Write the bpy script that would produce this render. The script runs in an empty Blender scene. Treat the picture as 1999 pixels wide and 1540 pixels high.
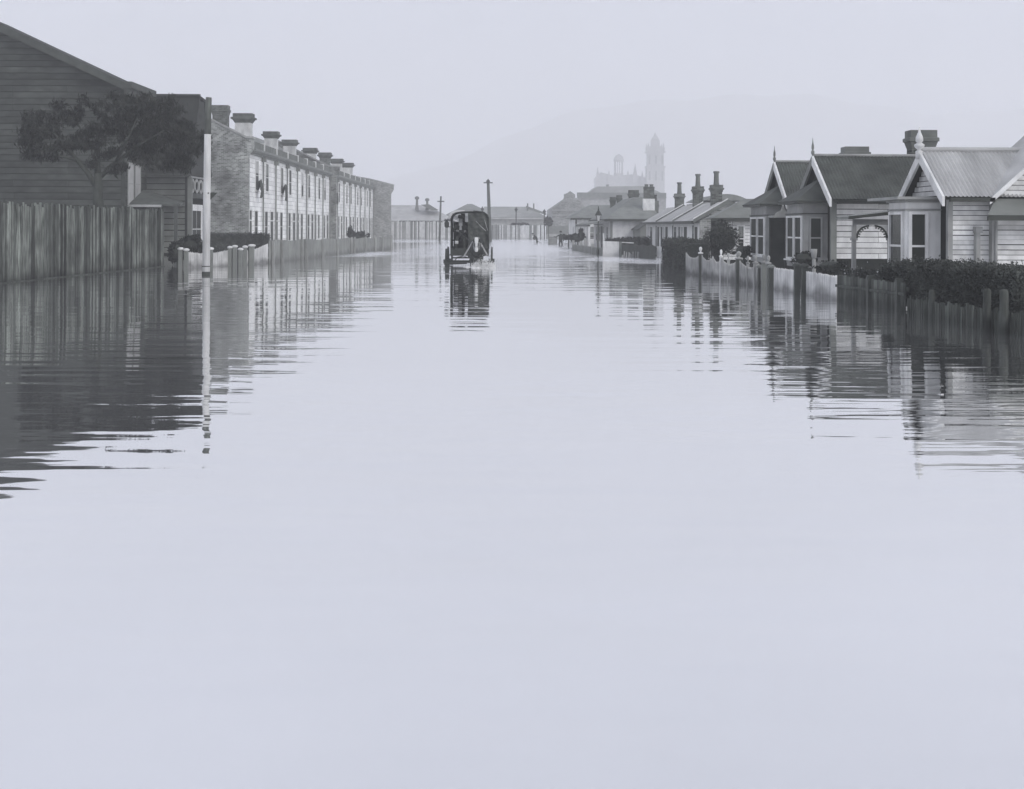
import bpy, bmesh, math, random
from mathutils import Vector, Matrix

random.seed(7)
SC = bpy.context.scene
COL = SC.collection
# ------------------------------------------------------------------ camera
F, H, VX, VY, ROLL = 2600.0, 1.7, 978.0, 442.0, 0.0042   # focal (px), eye height, vanishing point, print rotation
cd = bpy.data.cameras.new('camera'); cam = bpy.data.objects.new('camera', cd); COL.objects.link(cam)
cd.sensor_fit = 'HORIZONTAL'; cd.sensor_width = 36.0; cd.lens = F / 1999.0 * 36.0
cd.shift_x = (999.5 - VX) / 1999.0; cd.shift_y = -(770.0 - VY) / 1999.0
cd.clip_end = 6000.0; cd.clip_start = 0.1
cam.location = (0, 0, H)
cam.matrix_world = Matrix.Translation((0, 0, H)) @ Matrix.Rotation(-ROLL, 4, 'Y') @ Matrix.Rotation(math.pi/2, 4, 'X')
SC.camera = cam
# ------------------------------------------------------------------ sky, sun, exposure
SUN_EL, SUN_AZ = math.radians(38), math.radians(136)      # azimuth clockwise from +Y: behind the camera, to the right
w = bpy.data.worlds.new('World'); SC.world = w; w.use_nodes = True
nt = w.node_tree; nt.nodes.clear()
out = nt.nodes.new('ShaderNodeOutputWorld'); bg = nt.nodes.new('ShaderNodeBackground')
sky = nt.nodes.new('ShaderNodeTexSky'); sky.sky_type = 'NISHITA'; sky.sun_disc = False
sky.sun_elevation = SUN_EL; sky.sun_rotation = SUN_AZ; sky.dust_density = 4.0
mixn = nt.nodes.new('ShaderNodeMix'); mixn.data_type = 'RGBA'
tc = nt.nodes.new('ShaderNodeTexCoord'); nz = nt.nodes.new('ShaderNodeTexNoise')
nz.inputs['Scale'].default_value = 2.2; nz.inputs['Detail'].default_value = 4
nt.links.new(tc.outputs['Generated'], nz.inputs['Vector'])
rp = nt.nodes.new('ShaderNodeMapRange'); nt.links.new(nz.outputs['Fac'], rp.inputs[0])
for k_, v_ in zip((1, 2, 3, 4), (0.3, 0.7, 5.85, 6.95)): rp.inputs[k_].default_value = v_
cl = nt.nodes.new('ShaderNodeVectorMath'); cl.operation = 'SCALE'; cl.inputs[0].default_value = (0.945, 0.99, 1.165)
nt.links.new(rp.outputs[0], cl.inputs['Scale'])
mixn.inputs['Factor'].default_value = 0.93               # a closed cloud deck over the clear sky
nt.links.new(sky.outputs['Color'], mixn.inputs['A']); nt.links.new(cl.outputs[0], mixn.inputs['B'])
nt.links.new(mixn.outputs['Result'], bg.inputs['Color']); bg.inputs['Strength'].default_value = 0.118
nt.links.new(bg.outputs['Background'], out.inputs['Surface'])
sd = bpy.data.lights.new('sun', 'SUN'); sd.energy = 1.1; sd.angle = math.radians(25); sd.color = (1.0, 0.97, 0.93)
sun = bpy.data.objects.new('sun', sd); COL.objects.link(sun)
sdir = Vector((math.sin(SUN_AZ)*math.cos(SUN_EL), math.cos(SUN_AZ)*math.cos(SUN_EL), math.sin(SUN_EL)))
sun.rotation_euler = sdir.to_track_quat('Z', 'Y').to_euler(); sun.location = (20, -20, 40)
SC.view_settings.view_transform = 'Standard'; SC.view_settings.look = 'None'
SC.view_settings.exposure = 0.0; SC.view_settings.gamma = 1.0; SC.view_settings.use_curve_mapping = False
cy = SC.cycles
cy.use_denoising = True; cy.use_adaptive_sampling = True; cy.adaptive_threshold = 0.03; cy.adaptive_min_samples = 16
cy.max_bounces = 6; cy.diffuse_bounces = 2; cy.glossy_bounces = 3; cy.volume_bounces = 3; cy.transparent_max_bounces = 4

# ------------------------------------------------------------------ helpers
def at(px, py, Y):
    u, v = px - VX, py - VY
    return Vector(((u + v*ROLL)/F*Y, Y, H - (v - u*ROLL)/F*Y))
def wl(px, py):
    u, v = px - VX, py - VY
    Y = F*H/(v - u*ROLL)
    return at(px, py, Y)
def X_(px, Y): return (px - VX)/F*Y
def Z_(px, py, Y): return at(px, py, Y).z

MATS = {}
def tint(v):
    t = min(1.0, max(0.0, v/0.38))
    a, b = (0.90, 1.0, 0.86), (1.0, 1.0, 0.97)
    return tuple(v*(a[i]*(1-t)+b[i]*t) for i in range(3)) + (1,)
def mat(name, v, var=0.18, scale=2.5, rough=0.85, stretch=(1, 1, 1), rnd=0.0, spec=0.2, bump=0.0, dirt=0.0, brick=None, metal=0.0):
    if name in MATS: return MATS[name]
    m = bpy.data.materials.new(name); m.use_nodes = True; n = m.node_tree.nodes; l = m.node_tree.links
    p = n['Principled BSDF']; p.inputs['Roughness'].default_value = rough
    p.inputs['Specular IOR Level'].default_value = spec; p.inputs['Metallic'].default_value = metal
    geo = n.new('ShaderNodeNewGeometry')
    mp = n.new('ShaderNodeMapping'); mp.inputs['Scale'].default_value = stretch
    l.new(geo.outputs['Position'], mp.inputs['Vector'])
    oi = n.new('ShaderNodeObjectInfo')
    def noise(sc, det, vec):
        t = n.new('ShaderNodeTexNoise'); t.inputs['Scale'].default_value = sc; t.inputs['Detail'].default_value = det
        l.new(vec, t.inputs['Vector']); return t.outputs['Fac']
    def rng(src, lo, hi, a=0.3, b=0.7):
        r = n.new('ShaderNodeMapRange'); r.inputs[1].default_value = a; r.inputs[2].default_value = b
        r.inputs[3].default_value = lo; r.inputs[4].default_value = hi; l.new(src, r.inputs[0]); return r.outputs[0]
    def mul(a, b):
        r = n.new('ShaderNodeMath'); r.operation = 'MULTIPLY'; l.new(a, r.inputs[0]); l.new(b, r.inputs[1]); return r.outputs[0]
    add = n.new('ShaderNodeVectorMath'); add.operation = 'ADD'
    rv = n.new('ShaderNodeMath'); rv.operation = 'MULTIPLY'; rv.inputs[1].default_value = 37.0 if rnd else 0.0
    l.new(oi.outputs['Random'], rv.inputs[0]); l.new(mp.outputs[0], add.inputs[0]); l.new(rv.outputs[0], add.inputs[1])
    fine = noise(scale, 6, add.outputs[0])
    fac = rng(fine, 1-var, 1+var)
    fac = mul(fac, rng(noise(scale*0.17, 3, geo.outputs['Position']), 1-var*0.8, 1+var*0.8))
    if rnd: fac = mul(fac, rng(oi.outputs['Random'], 1-rnd, 1+rnd, 0, 1))
    if dirt:      # splashed silt just above the flood line
        sx = n.new('ShaderNodeSeparateXYZ'); l.new(geo.outputs['Position'], sx.inputs[0])
        ad = n.new('ShaderNodeMath'); ad.operation = 'ADD'; l.new(sx.outputs['Z'], ad.inputs[0])
        l.new(rng(noise(1.3, 4, geo.outputs['Position']), -0.12, 0.12), ad.inputs[1])
        fac = mul(fac, rng(ad.outputs[0], 1-dirt, 1.0, 0.05, 0.28))
    base = tint(v)
    vm = n.new('ShaderNodeVectorMath'); vm.operation = 'SCALE'; l.new(fac, vm.inputs['Scale'])
    if brick:
        sx = n.new('ShaderNodeSeparateXYZ'); l.new(geo.outputs['Position'], sx.inputs[0])
        sm = n.new('ShaderNodeMath'); l.new(sx.outputs['X'], sm.inputs[0]); l.new(sx.outputs['Y'], sm.inputs[1])
        cb = n.new('ShaderNodeCombineXYZ'); l.new(sm.outputs[0], cb.inputs['X']); l.new(sx.outputs['Z'], cb.inputs['Y'])
        bt = n.new('ShaderNodeTexBrick'); bt.inputs['Scale'].default_value = 1.0
        bt.inputs['Brick Width'].default_value = brick; bt.inputs['Row Height'].default_value = brick*0.36
        bt.inputs['Mortar Size'].default_value = brick*0.035; bt.inputs['Mortar Smooth'].default_value = 0.3
        bt.inputs['Color1'].default_value = tint(v*0.55); bt.inputs['Color2'].default_value = tint(v*1.4); bt.inputs['Mortar'].default_value = tint(min(0.6, v*1.7))
        l.new(cb.outputs[0], bt.inputs['Vector']); l.new(bt.outputs['Color'], vm.inputs[0])
    else:
        vm.inputs[0].default_value = base[:3]
    l.new(vm.outputs[0], p.inputs['Base Color'])
    if bump:
        b = n.new('ShaderNodeBump'); b.inputs['Strength'].default_value = bump; b.inputs['Distance'].default_value = 0.02
        l.new(fine, b.inputs['Height']); l.new(b.outputs[0], p.inputs['Normal'])
    MATS[name] = m; return m

ORG = {}
class MB:
    def __init__(s): s.v, s.f = [], []
    def add(s, vs, fs):
        k = len(s.v); s.v += [Vector(p) for p in vs]; s.f += [tuple(i+k for i in f) for f in fs]; return s
    def box(s, x0, x1, y0, y1, z0, z1):
        return s.hexa([(x0,y0,z0),(x1,y0,z0),(x1,y1,z0),(x0,y1,z0),(x0,y0,z1),(x1,y0,z1),(x1,y1,z1),(x0,y1,z1)])
    def hexa(s, p):
        return s.add(p, [(0,3,2,1),(4,5,6,7),(0,1,5,4),(1,2,6,5),(2,3,7,6),(3,0,4,7)])
    def pl(s, plane, pos, d, a0, a1, z0, z1, d0, d1):       # box on a wall plane, from d0 to d1 outwards
        q0, q1 = sorted((pos + d*d0, pos + d*d1))
        return s.box(q0, q1, a0, a1, z0, z1) if plane == 'x' else s.box(a0, a1, q0, q1, z0, z1)
    def slab(s, pts, t):                                    # polygon thickened downwards along its normal
        pts = [Vector(p) for p in pts]; n = (pts[1]-pts[0]).cross(pts[-1]-pts[0]).normalized()
        if n.z < 0: n = -n
        k = len(pts); lo = [p - n*t for p in pts]
        return s.add(pts + lo, [tuple(range(k)), tuple(range(2*k-1, k-1, -1))] + [(i, (i+1) % k, (i+1) % k + k, i+k) for i in range(k)])
    def prism(s, poly, vec):                                # polygon swept along vec
        poly = [Vector(p) for p in poly]; vec = Vector(vec); k = len(poly)
        return s.add(poly + [p+vec for p in poly], [tuple(range(k)), tuple(range(2*k-1, k-1, -1))] + [(i, (i+1) % k, (i+1) % k + k, i+k) for i in range(k)])
    def tube(s, pts, rads, n=8, cap=True):
        pts = [Vector(p) for p in pts]; k0 = len(s.v)
        if not isinstance(rads, (list, tuple)): rads = [rads]*len(pts)
        for i, p in enumerate(pts):
            d = (pts[min(i+1, len(pts)-1)] - pts[max(i-1, 0)]).normalized()
            a = d.orthogonal().normalized() if abs(d.z) < 0.9 else Vector((1, 0, 0)); a = (a - d*a.dot(d)).normalized(); b = d.cross(a)
            for j in range(n):
                t = 2*math.pi*j/n; s.v.append(p + (a*math.cos(t) + b*math.sin(t))*rads[i])
        for i in range(len(pts)-1):
            for j in range(n):
                s.f.append((k0+i*n+j, k0+i*n+(j+1) % n, k0+(i+1)*n+(j+1) % n, k0+(i+1)*n+j))
        if cap: s.f += [tuple(range(k0+n-1, k0-1, -1)), tuple(range(k0+(len(pts)-1)*n, k0+len(pts)*n))]
        return s
    def lathe(s, c, prof, n=12, sx=1, sy=1):                # prof: (radius, z)
        k0 = len(s.v); c = Vector(c)
        for r, z in prof:
            for j in range(n):
                t = 2*math.pi*(j+0.5)/n; s.v.append(c + Vector((r*sx*math.cos(t), r*sy*math.sin(t), z)))
        for i in range(len(prof)-1):
            for j in range(n):
                s.f.append((k0+i*n+j, k0+i*n+(j+1) % n, k0+(i+1)*n+(j+1) % n, k0+(i+1)*n+j))
        s.f += [tuple(range(k0+n-1, k0-1, -1)), tuple(range(k0+(len(prof)-1)*n, k0+len(prof)*n))]
        return s
    def corr(s, e0, e1, r0, r1, pitch=0.1, amp=0.018):      # corrugated sheet from eave e0-e1 to ridge r0-r1
        e0, e1, r0, r1 = map(Vector, (e0, e1, r0, r1)); n = max(8, int((e1-e0).length/pitch*4)); k0 = len(s.v)
        nn = (e1-e0).cross(r0-e0).normalized(); nn = nn if nn.z > 0 else -nn
        for i in range(n+1):
            t = i/n; o = nn*amp*math.sin(i*math.pi/2)
            s.v += [e0.lerp(e1, t)+o, r0.lerp(r1, t)+o]
        s.f += [(k0+2*i, k0+2*i+2, k0+2*i+3, k0+2*i+1) for i in range(n)]
        return s
    def build(s, name, m, parent=None, smooth=False, stuff=False):
        o0 = ORG.get(parent.name, Vector()) if parent else Vector()
        me = bpy.data.meshes.new(name); me.from_pydata([p - o0 for p in s.v], [], s.f); me.materials.append(m)
        me.validate(); me.update()
        if smooth:
            for q in me.polygons: q.use_smooth = True
        o = bpy.data.objects.new(name, me); COL.objects.link(o)
        if parent: o.parent = parent; ORG[o.name] = o0
        else: ORG[o.name] = Vector()
        if stuff: o['kind'] = 'stuff'
        return o
def tag(o, label, cat, group=None, kind=None):
    o['label'] = label; o['category'] = cat
    if group: o['group'] = group
    if kind: o['kind'] = kind
    return o
def thing(name, label, cat, loc, group=None):
    o = bpy.data.objects.new(name, None); COL.objects.link(o); o.location = loc; ORG[o.name] = Vector(loc)
    o.empty_display_size = 0.3
    return tag(o, label, cat, group)
def share(name, data, parent, world):                       # another piece on shared mesh data
    o = bpy.data.objects.new(name, data); COL.objects.link(o); o.parent = parent
    o.location = Vector(world) - ORG[parent.name]; ORG[o.name] = Vector(world); return o
def part(parent, name, m, fn, **k):
    b = MB(); fn(b); return b.build(name, m, parent, **k)

def board_mesh(plane, d, length, pitch, m, name='weatherboard', fill=0.88):
    b = MB(); t0, t1 = 0.030, 0.042; h = pitch*fill
    if plane == 'y':
        b.hexa([(0,d*t1,0),(length,d*t1,0),(length,0,0),(0,0,0),(0,d*t0,h),(length,d*t0,h),(length,0,h),(0,0,h)])
    else:
        b.hexa([(d*t1,0,0),(d*t1,length,0),(0,length,0),(0,0,0),(d*t0,0,h),(d*t0,length,h),(0,length,h),(0,0,h)])
    me = bpy.data.meshes.new(name); me.from_pydata(b.v, [], b.f); me.materials.append(m); me.update(); return me
def boards(parent, plane, pos, d, a0, a1, z0, z1, pitch, m, joined=False):
    n = int(round((z1-z0)/pitch)); pitch = (z1-z0)/n
    if joined:
        b = MB()
        for i in range(n):
            z = z0+i*pitch; t1 = pos+d*0.042; t0 = pos+d*0.030; h = z+pitch*0.9
            P = (lambda a, q, zz: (a, q, zz)) if plane == 'y' else (lambda a, q, zz: (q, a, zz))
            b.hexa([P(a0,t1,z),P(a1,t1,z),P(a1,pos,z),P(a0,pos,z),P(a0,t0,h),P(a1,t0,h),P(a1,pos,h),P(a0,pos,h)])
        return b.build('weatherboards', m, parent, stuff=True)
    L = a1-a0; cuts = [0.0, 1.0] if L < 4 else None; cache = {}
    for i in range(n):
        cs = cuts or [0.0]+sorted(random.sample([0.17, 0.25, 0.36, 0.44, 0.55, 0.63, 0.72, 0.81], 2 if L < 12 else 3))+[1.0]
        for c0, c1 in zip(cs, cs[1:]):                     # rows are pieced from staggered lengths
            k = round(c1-c0, 2)
            if k not in cache: cache[k] = board_mesh(plane, d, L*(c1-c0)-(0.012 if c1 < 1 else 0), pitch, m)
            a = a0+L*c0; dz = random.gauss(0, 0.004)
            share('weatherboard', cache[k], parent, (a, pos, z0+i*pitch+dz) if plane == 'y' else (pos, a, z0+i*pitch+dz))
def gable_boards(parent, plane, pos, d, lo, hi, zl, zt, pitch, m, apex=None):   # boards shortening up a gable
    n = max(1, int((zt-zl)/pitch)); mid = apex if apex is not None else (lo+hi)/2
    for i in range(n):
        z = zl+i*pitch; f = min(1, (z+pitch*0.5-zl)/(zt-zl)); a = lo+(mid-lo)*f; b_ = hi+(mid-hi)*f
        if b_-a < 0.08: continue
        me = board_mesh(plane, d, b_-a, pitch, m); share('weatherboard', me, parent, (a, pos, z) if plane == 'y' else (pos, a, z))
def window(parent, plane, pos, d, a0, a1, z0, z1, fm, gm, fw=0.08, rail=True, mull=0, name='window', sill=True, proud=0.06, blind=None):
    b = MB()
    b.pl(plane,pos,d,a0-fw,a0,z0-fw,z1+fw,0,proud).pl(plane,pos,d,a1,a1+fw,z0-fw,z1+fw,0,proud)
    b.pl(plane,pos,d,a0,a1,z1,z1+fw,0,proud).pl(plane,pos,d,a0,a1,z0-fw,z0,0,proud)
    if rail: b.pl(plane,pos,d,a0,a1,(z0+z1)/2-0.025,(z0+z1)/2+0.025,0.012,proud-0.02)
    for i in range(mull):
        c = a0+(a1-a0)*(i+1)/(mull+1); b.pl(plane,pos,d,c-0.02,c+0.02,z0,z1,0.012,proud-0.025)
    if sill: b.pl(plane,pos,d,a0-fw*1.4,a1+fw*1.4,z0-fw-0.05,z0-fw-0.002,0,proud+0.07)
    o = b.build(name, fm, parent)
    g = MB(); g.pl(plane,pos,d,a0,a1,z0,z1,0.001,0.011); g.build('pane', gm, o)
    bl = random.choice((0, 0, 0.25, 0.42, 0.5, 0.7)) if blind is None else blind
    if bl: MB().pl(plane,pos,d,a0+0.01,a1-0.01,z1-(z1-z0)*bl,z1,0.0112,0.0135).build('blind', random.choice((M_blind, M_blind2)), o)
    return o
def chimney(parent, x, y, z0, z1, wx, wy, m, capm=None, pots=0, potm=None, poth=0.5, flare=0.14, name='chimney', steps=True, capf=None):
    b = MB(); h = z1-z0; c = (capf or 0.30)*h if steps else h*0.15
    b.box(x-wx/2, x+wx/2, y-wy/2, y+wy/2, z0, z1-c)
    o = b.build(name, m, parent); k = MB()
    f = flare
    k.lathe((x, y, 0), [(0.7072*1.0, z1-c), (0.7072*(1+f*1.3), z1-c*0.62), (0.7072*(1+f*2), z1-c*0.6), (0.7072*(1+f*2), z1-c*0.42), (0.7072*(1+f), z1-c*0.38), (0.7072*(1+f), z1)], 4, wx, wy)
    k.build('chimney_cap', capm or m, o)
    for i in range(pots):
        px = x + (i-(pots-1)/2)*wx*0.5; r = min(0.16, wx*0.26)
        q = MB(); q.lathe((px, y, 0), [(r*1.2, z1-0.01), (r, z1+poth*0.2), (r*0.9, z1+poth*0.85), (r*1.2, z1+poth*0.87), (r*1.15, z1+poth)], 10)
        q.build('chimney_pot', potm or m, o)
    return o
def leaves(b, pts_fn, n, size, droop=0.0, asp=2.2):
    for _ in range(n):
        c = pts_fn()
        d = Vector((random.gauss(0,1), random.gauss(0,1), random.gauss(0,1)-droop)).normalized(); s = d.orthogonal().normalized()
        s = Matrix.Rotation(random.uniform(0, 6.28), 3, d) @ s
        L = size*random.uniform(0.6, 1.4); W = L/asp
        b.add([c-d*L*0.5, c+s*W*0.5, c+d*L*0.5, c-s*W*0.5], [(0,1,2,3)])
def blob_pts(cx, cy, cz, rx, ry, rz, shell=0.55):
    def f():
        d = Vector((random.gauss(0,1), random.gauss(0,1), random.gauss(0,1))).normalized()
        r = (shell+(1-shell)*random.random())*random.uniform(0.85, 1.06)
        return Vector((cx+d.x*rx*r, cy+d.y*ry*r, cz+d.z*rz*r))
    return f
def core(b, cx, cy, cz, rx, ry, rz, n=10):
    b.lathe((cx, cy, cz), [(math.sin(math.pi*i/n)*1.0*random.uniform(0.9, 1.05)+0.01, -math.cos(math.pi*i/n)*rz) for i in range(n+1)], 14, rx, ry)

# materials ---------------------------------------------------------
M_gap = mat('shadow_line_backing', 0.02, 0.2, 2, 0.95)  # near-black backing: shadow lines between boards are put into its colour
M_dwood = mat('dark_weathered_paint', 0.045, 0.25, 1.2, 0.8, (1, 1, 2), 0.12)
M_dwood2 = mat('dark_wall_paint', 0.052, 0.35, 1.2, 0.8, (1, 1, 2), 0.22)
M_paling = mat('weathered_paling', 0.10, 0.65, 6, 0.9, (3, 3, 0.35), 0.75, bump=0.4, dirt=0.45)
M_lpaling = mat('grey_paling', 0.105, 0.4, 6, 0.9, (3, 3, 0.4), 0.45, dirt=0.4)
M_white = mat('white_paint', 0.70, 0.15, 3, 0.55, (1, 1, 0.6), 0.04, dirt=0.25)
M_picket = mat('white_picket_paint', 0.60, 0.28, 9, 0.65, (1.6, 1.6, 0.12), dirt=0.6)
M_picket2 = mat('greyed_picket_paint', 0.36, 0.32, 9, 0.7, (1.6, 1.6, 0.15), dirt=0.6)
M_darkpal = mat('shade_toned_paling', 0.06, 0.5, 6, 0.9, (3, 3, 0.4), 0.5)  # the dark under the hedge is put into the paling colour
M_board = mat('pale_board_paint', 0.64, 0.17, 3, 0.65, (1.5, 1.5, 0.5), 0.13)
M_cream = mat('terrace_board_paint', 0.84, 0.16, 1.2, 0.6, (1, 0.5, 0.3), 0.08)
M_grey = mat('grey_trim_paint', 0.2, 0.15, 2, 0.6, rnd=0.08)
M_dtrim = mat('dark_trim_paint', 0.065, 0.2, 2, 0.6)
M_mid = mat('mid_grey_paint', 0.33, 0.2, 2, 0.65, rnd=0.06)
M_glass = mat('window_glass', 0.04, 0.3, 0.7, 0.12, spec=0.3)
M_tglass = mat('dim_window_glass', 0.045, 0.3, 0.7, 0.5, spec=0.05)
M_blind = mat('drawn_white_blind', 0.42, 0.1, 2, 0.7)
M_blind2 = mat('net_curtain', 0.20, 0.25, 5, 0.8, (3, 3, 0.4))
M_dark = mat('dark_timber_and_shade', 0.06, 0.3, 2, 0.9)  # one dark colour for rails and posts, also used as subfloor shade
M_brick = mat('old_brick', 0.20, 0.5, 1.1, 0.9, brick=0.27)
M_brick2 = mat('grey_brick', 0.24, 0.22, 1.0, 0.9, brick=0.27)
M_render = mat('stained_render', 0.58, 0.25, 2.2, 0.9, (1, 1, 0.5))
M_stack = mat('sooty_brick', 0.12, 0.3, 2.5, 0.9, brick=0.25)
M_cap = mat('sooty_cap', 0.11, 0.35, 3, 0.9)
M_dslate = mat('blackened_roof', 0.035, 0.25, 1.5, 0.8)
M_slate = mat('dark_roof_sheet', 0.085, 0.3, 1.6, 0.75, (1, 1, 1), bump=0.1)
M_tin = mat('galvanised_roof_sheet', 0.46, 0.22, 1.6, 0.55, (1.5, 0.35, 0.35), spec=0.35)
M_lroof = mat('pale_roof_sheet', 0.42, 0.15, 1.2, 0.6)
M_mroof = mat('grey_roof_slate', 0.20, 0.18, 1.5, 0.7)
M_leaf = mat('dark_foliage', 0.03, 0.6, 3, 0.7, spec=0.25)
M_leaf2 = mat('hedge_foliage', 0.062, 0.5, 4, 0.7, spec=0.25)
M_bark = mat('dark_bark', 0.06, 0.3, 6, 0.9, (1, 1, 0.3))
M_lime = mat('limewashed_pole', 0.56, 0.14, 5, 0.7, (2, 2, 0.25))
M_poletop = mat('bare_pole_timber', 0.11, 0.3, 6, 0.9, (2, 2, 0.25))
M_canvas = mat('oiled_canvas', 0.10, 0.5, 4, 0.6, (1, 1, 2), bump=0.5)
M_cloth = mat('dark_cloth', 0.05, 0.2, 8, 0.9)
M_skin = mat('skin', 0.38, 0.05, 8, 0.6)
M_shirt = mat('pale_shirt', 0.6, 0.05, 8, 0.8)
M_hide = mat('dark_horse_hide', 0.045, 0.2, 6, 0.55, spec=0.35)
M_blaze = mat('white_horse_blaze', 0.62, 0.08, 8, 0.7)
M_strap = mat('pale_harness_strap', 0.40, 0.25, 8, 0.6)
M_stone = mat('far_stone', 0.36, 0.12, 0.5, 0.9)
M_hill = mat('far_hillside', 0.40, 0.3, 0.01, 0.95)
M_mud = mat('silt_bed', 0.16, 0.2, 0.5, 0.95)
M_foam = mat('churned_foam', 0.8, 0.08, 8, 0.7)

# ------------------------------------------------------------------ setting: water, ground, hills
def water_material():
    m = bpy.data.materials.new('flood_water'); m.use_nodes = True; n = m.node_tree.nodes; l = m.node_tree.links; n.clear()
    out = n.new('ShaderNodeOutputMaterial'); mix = n.new('ShaderNodeMixShader')
    dif = n.new('ShaderNodeBsdfDiffuse'); dif.inputs['Color'].default_value = (0.40, 0.41, 0.42, 1)
    gl = n.new('ShaderNodeBsdfGlossy'); gl.inputs['Color'].default_value = (0.97, 0.97, 0.97, 1)
    geo = n.new('ShaderNodeNewGeometry')
    def noise(sx, sy, det, off=0):
        mp = n.new('ShaderNodeMapping'); mp.inputs['Scale'].default_value = (sx, sy, 1); mp.inputs['Location'].default_value = (off, off*0.7, 0)
        t = n.new('ShaderNodeTexNoise'); t.inputs['Scale'].default_value = 1; t.inputs['Detail'].default_value = det; t.inputs['Roughness'].default_value = 0.45
        l.new(geo.outputs['Position'], mp.inputs[0]); l.new(mp.outputs[0], t.inputs['Vector']); return t.outputs['Fac']
    def m2(op, a, b):
        r = n.new('ShaderNodeMath'); r.operation = op
        for i, q in enumerate((a, b)):
            if isinstance(q, (int, float)): r.inputs[i].default_value = q
            else: l.new(q, r.inputs[i])
        return r.outputs[0]
    def rng(src, a, b, lo, hi):
        r = n.new('ShaderNodeMapRange'); r.interpolation_type = 'SMOOTHSTEP'
        for i, q in enumerate((a, b, lo, hi)): r.inputs[i+1].default_value = q
        l.new(src, r.inputs[0]); return r.outputs[0]
    patch = rng(noise(0.05, 0.10, 3, 13), 0.38, 0.66, 0.55, 1.4)
    swell = m2('MULTIPLY', noise(0.22, 0.62, 2), 0.013)
    rip = m2('MULTIPLY', noise(0.42, 1.7, 1.2, 5), 0.0075)
    fine = m2('MULTIPLY', noise(1.6, 5.0, 1, 31), 0.0007)
    hgt = m2('ADD', swell, m2('MULTIPLY', m2('ADD', rip, fine), patch))
    # two shallows where the breeze and the drains ruffle the surface
    sx = n.new('ShaderNodeSeparateXYZ'); l.new(geo.outputs['Position'], sx.inputs[0])
    NZ = noise(0.35, 0.9, 3, 3)
    def ell(cx, cy, rx, ry):
        a = m2('DIVIDE', m2('SUBTRACT', sx.outputs['X'], cx), rx); b = m2('DIVIDE', m2('SUBTRACT', sx.outputs['Y'], cy), ry)
        d = m2('ADD', m2('MULTIPLY', a, a), m2('MULTIPLY', b, b))
        d = m2('ADD', d, m2('MULTIPLY', m2('SUBTRACT', NZ, 0.5), 3.2))
        return rng(d, 0.2, 1.4, 1.0, 0.0)
    ruff = m2('MAXIMUM', ell(-9.3, 81, 3.0, 9.0), ell(7.0, 70, 2.6, 8.0))
    ruff = m2('MAXIMUM', ruff, m2('MAXIMUM', ell(-1.0, 160, 16.0, 28.0), ell(0.0, 122, 7.0, 62.0)))
    hgt = m2('ADD', hgt, m2('MULTIPLY', m2('MULTIPLY', noise(2.0, 4, 3, 9), 0.04), ruff))
    near = m2('MULTIPLY', m2('MULTIPLY', noise(1.1, 4.0, 1.5, 17), 0.0022), m2('MAXIMUM', ell(7.5, 30, 4.0, 16.0), ell(-12.0, 50, 4.0, 12.0)))
    near = m2('ADD', near, m2('MULTIPLY', m2('MULTIPLY', noise(0.9, 4.2, 2, 41), 0.0042), m2('MAXIMUM', ell(5.5, 14, 4.5, 7.5), m2('MULTIPLY', ell(-5.5, 17, 4.5, 9.0), 0.8))))
    hgt = m2('ADD', hgt, near)
    b = n.new('ShaderNodeBump'); b.inputs['Strength'].default_value = 1.0; b.inputs['Distance'].default_value = 1.0
    l.new(hgt, b.inputs['Height']); l.new(b.outputs[0], gl.inputs['Normal'])
    l.new(m2('ADD', m2('MULTIPLY', ruff, 0.16), 0.02), gl.inputs['Roughness'])
    silt = rng(noise(0.12, 0.3, 5, 21), 0.3, 0.7, 0.28, 0.5)
    cc = n.new('ShaderNodeCombineXYZ')
    for i, k in enumerate((0.99, 1.0, 1.01)): l.new(m2('MULTIPLY', silt, k), cc.inputs[i])
    l.new(cc.outputs[0], dif.inputs['Color'])
    lw = n.new('ShaderNodeLayerWeight'); lw.inputs['Blend'].default_value = 0.5
    l.new(b.outputs[0], lw.inputs['Normal'])
    l.new(rng(lw.outputs['Facing'], 0.3, 1.0, 0.72, 0.97), mix.inputs[0])
    l.new(dif.outputs[0], mix.inputs[1]); l.new(gl.outputs[0], mix.inputs[2]); l.new(mix.outputs[0], out.inputs[0])
    return m
wtr = MB().add([(-1500,-60,0),(1500,-60,0),(1500,2800,0),(-1500,2800,0)], [(0,1,2,3)]).build('water', water_material())
wtr['kind'] = 'structure'
gr = MB().add([(-1500,-60,-0.62),(1500,-60,-0.62),(1500,2800,-0.62),(-1500,2800,-0.62)], [(0,1,2,3)]).build('ground', M_mud)
gr['kind'] = 'structure'
hb = MB(); nx, ny = 90, 10
for j in range(ny+1):
    for i in range(nx+1):
        x = -1100+2200*i/nx; y = 1850+350*j/ny
        sm = min(1, max(0, (x+520)/900)); prof = (40+165*sm*sm*(3-2*sm))+14*math.sin(x*0.006)+7*math.sin(x*0.016)+3*math.sin(x*0.05+2)
        hb.v.append(Vector((x, y, -1+prof*math.sin(min(1, j/ny*1.25)*math.pi/2)**1.2)))
for j in range(ny):
    for i in range(nx): hb.f.append((j*(nx+1)+i, j*(nx+1)+i+1, (j+1)*(nx+1)+i+1, (j+1)*(nx+1)+i))
hills = hb.build('hills', M_hill, smooth=True); hills['kind'] = 'structure'
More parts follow.
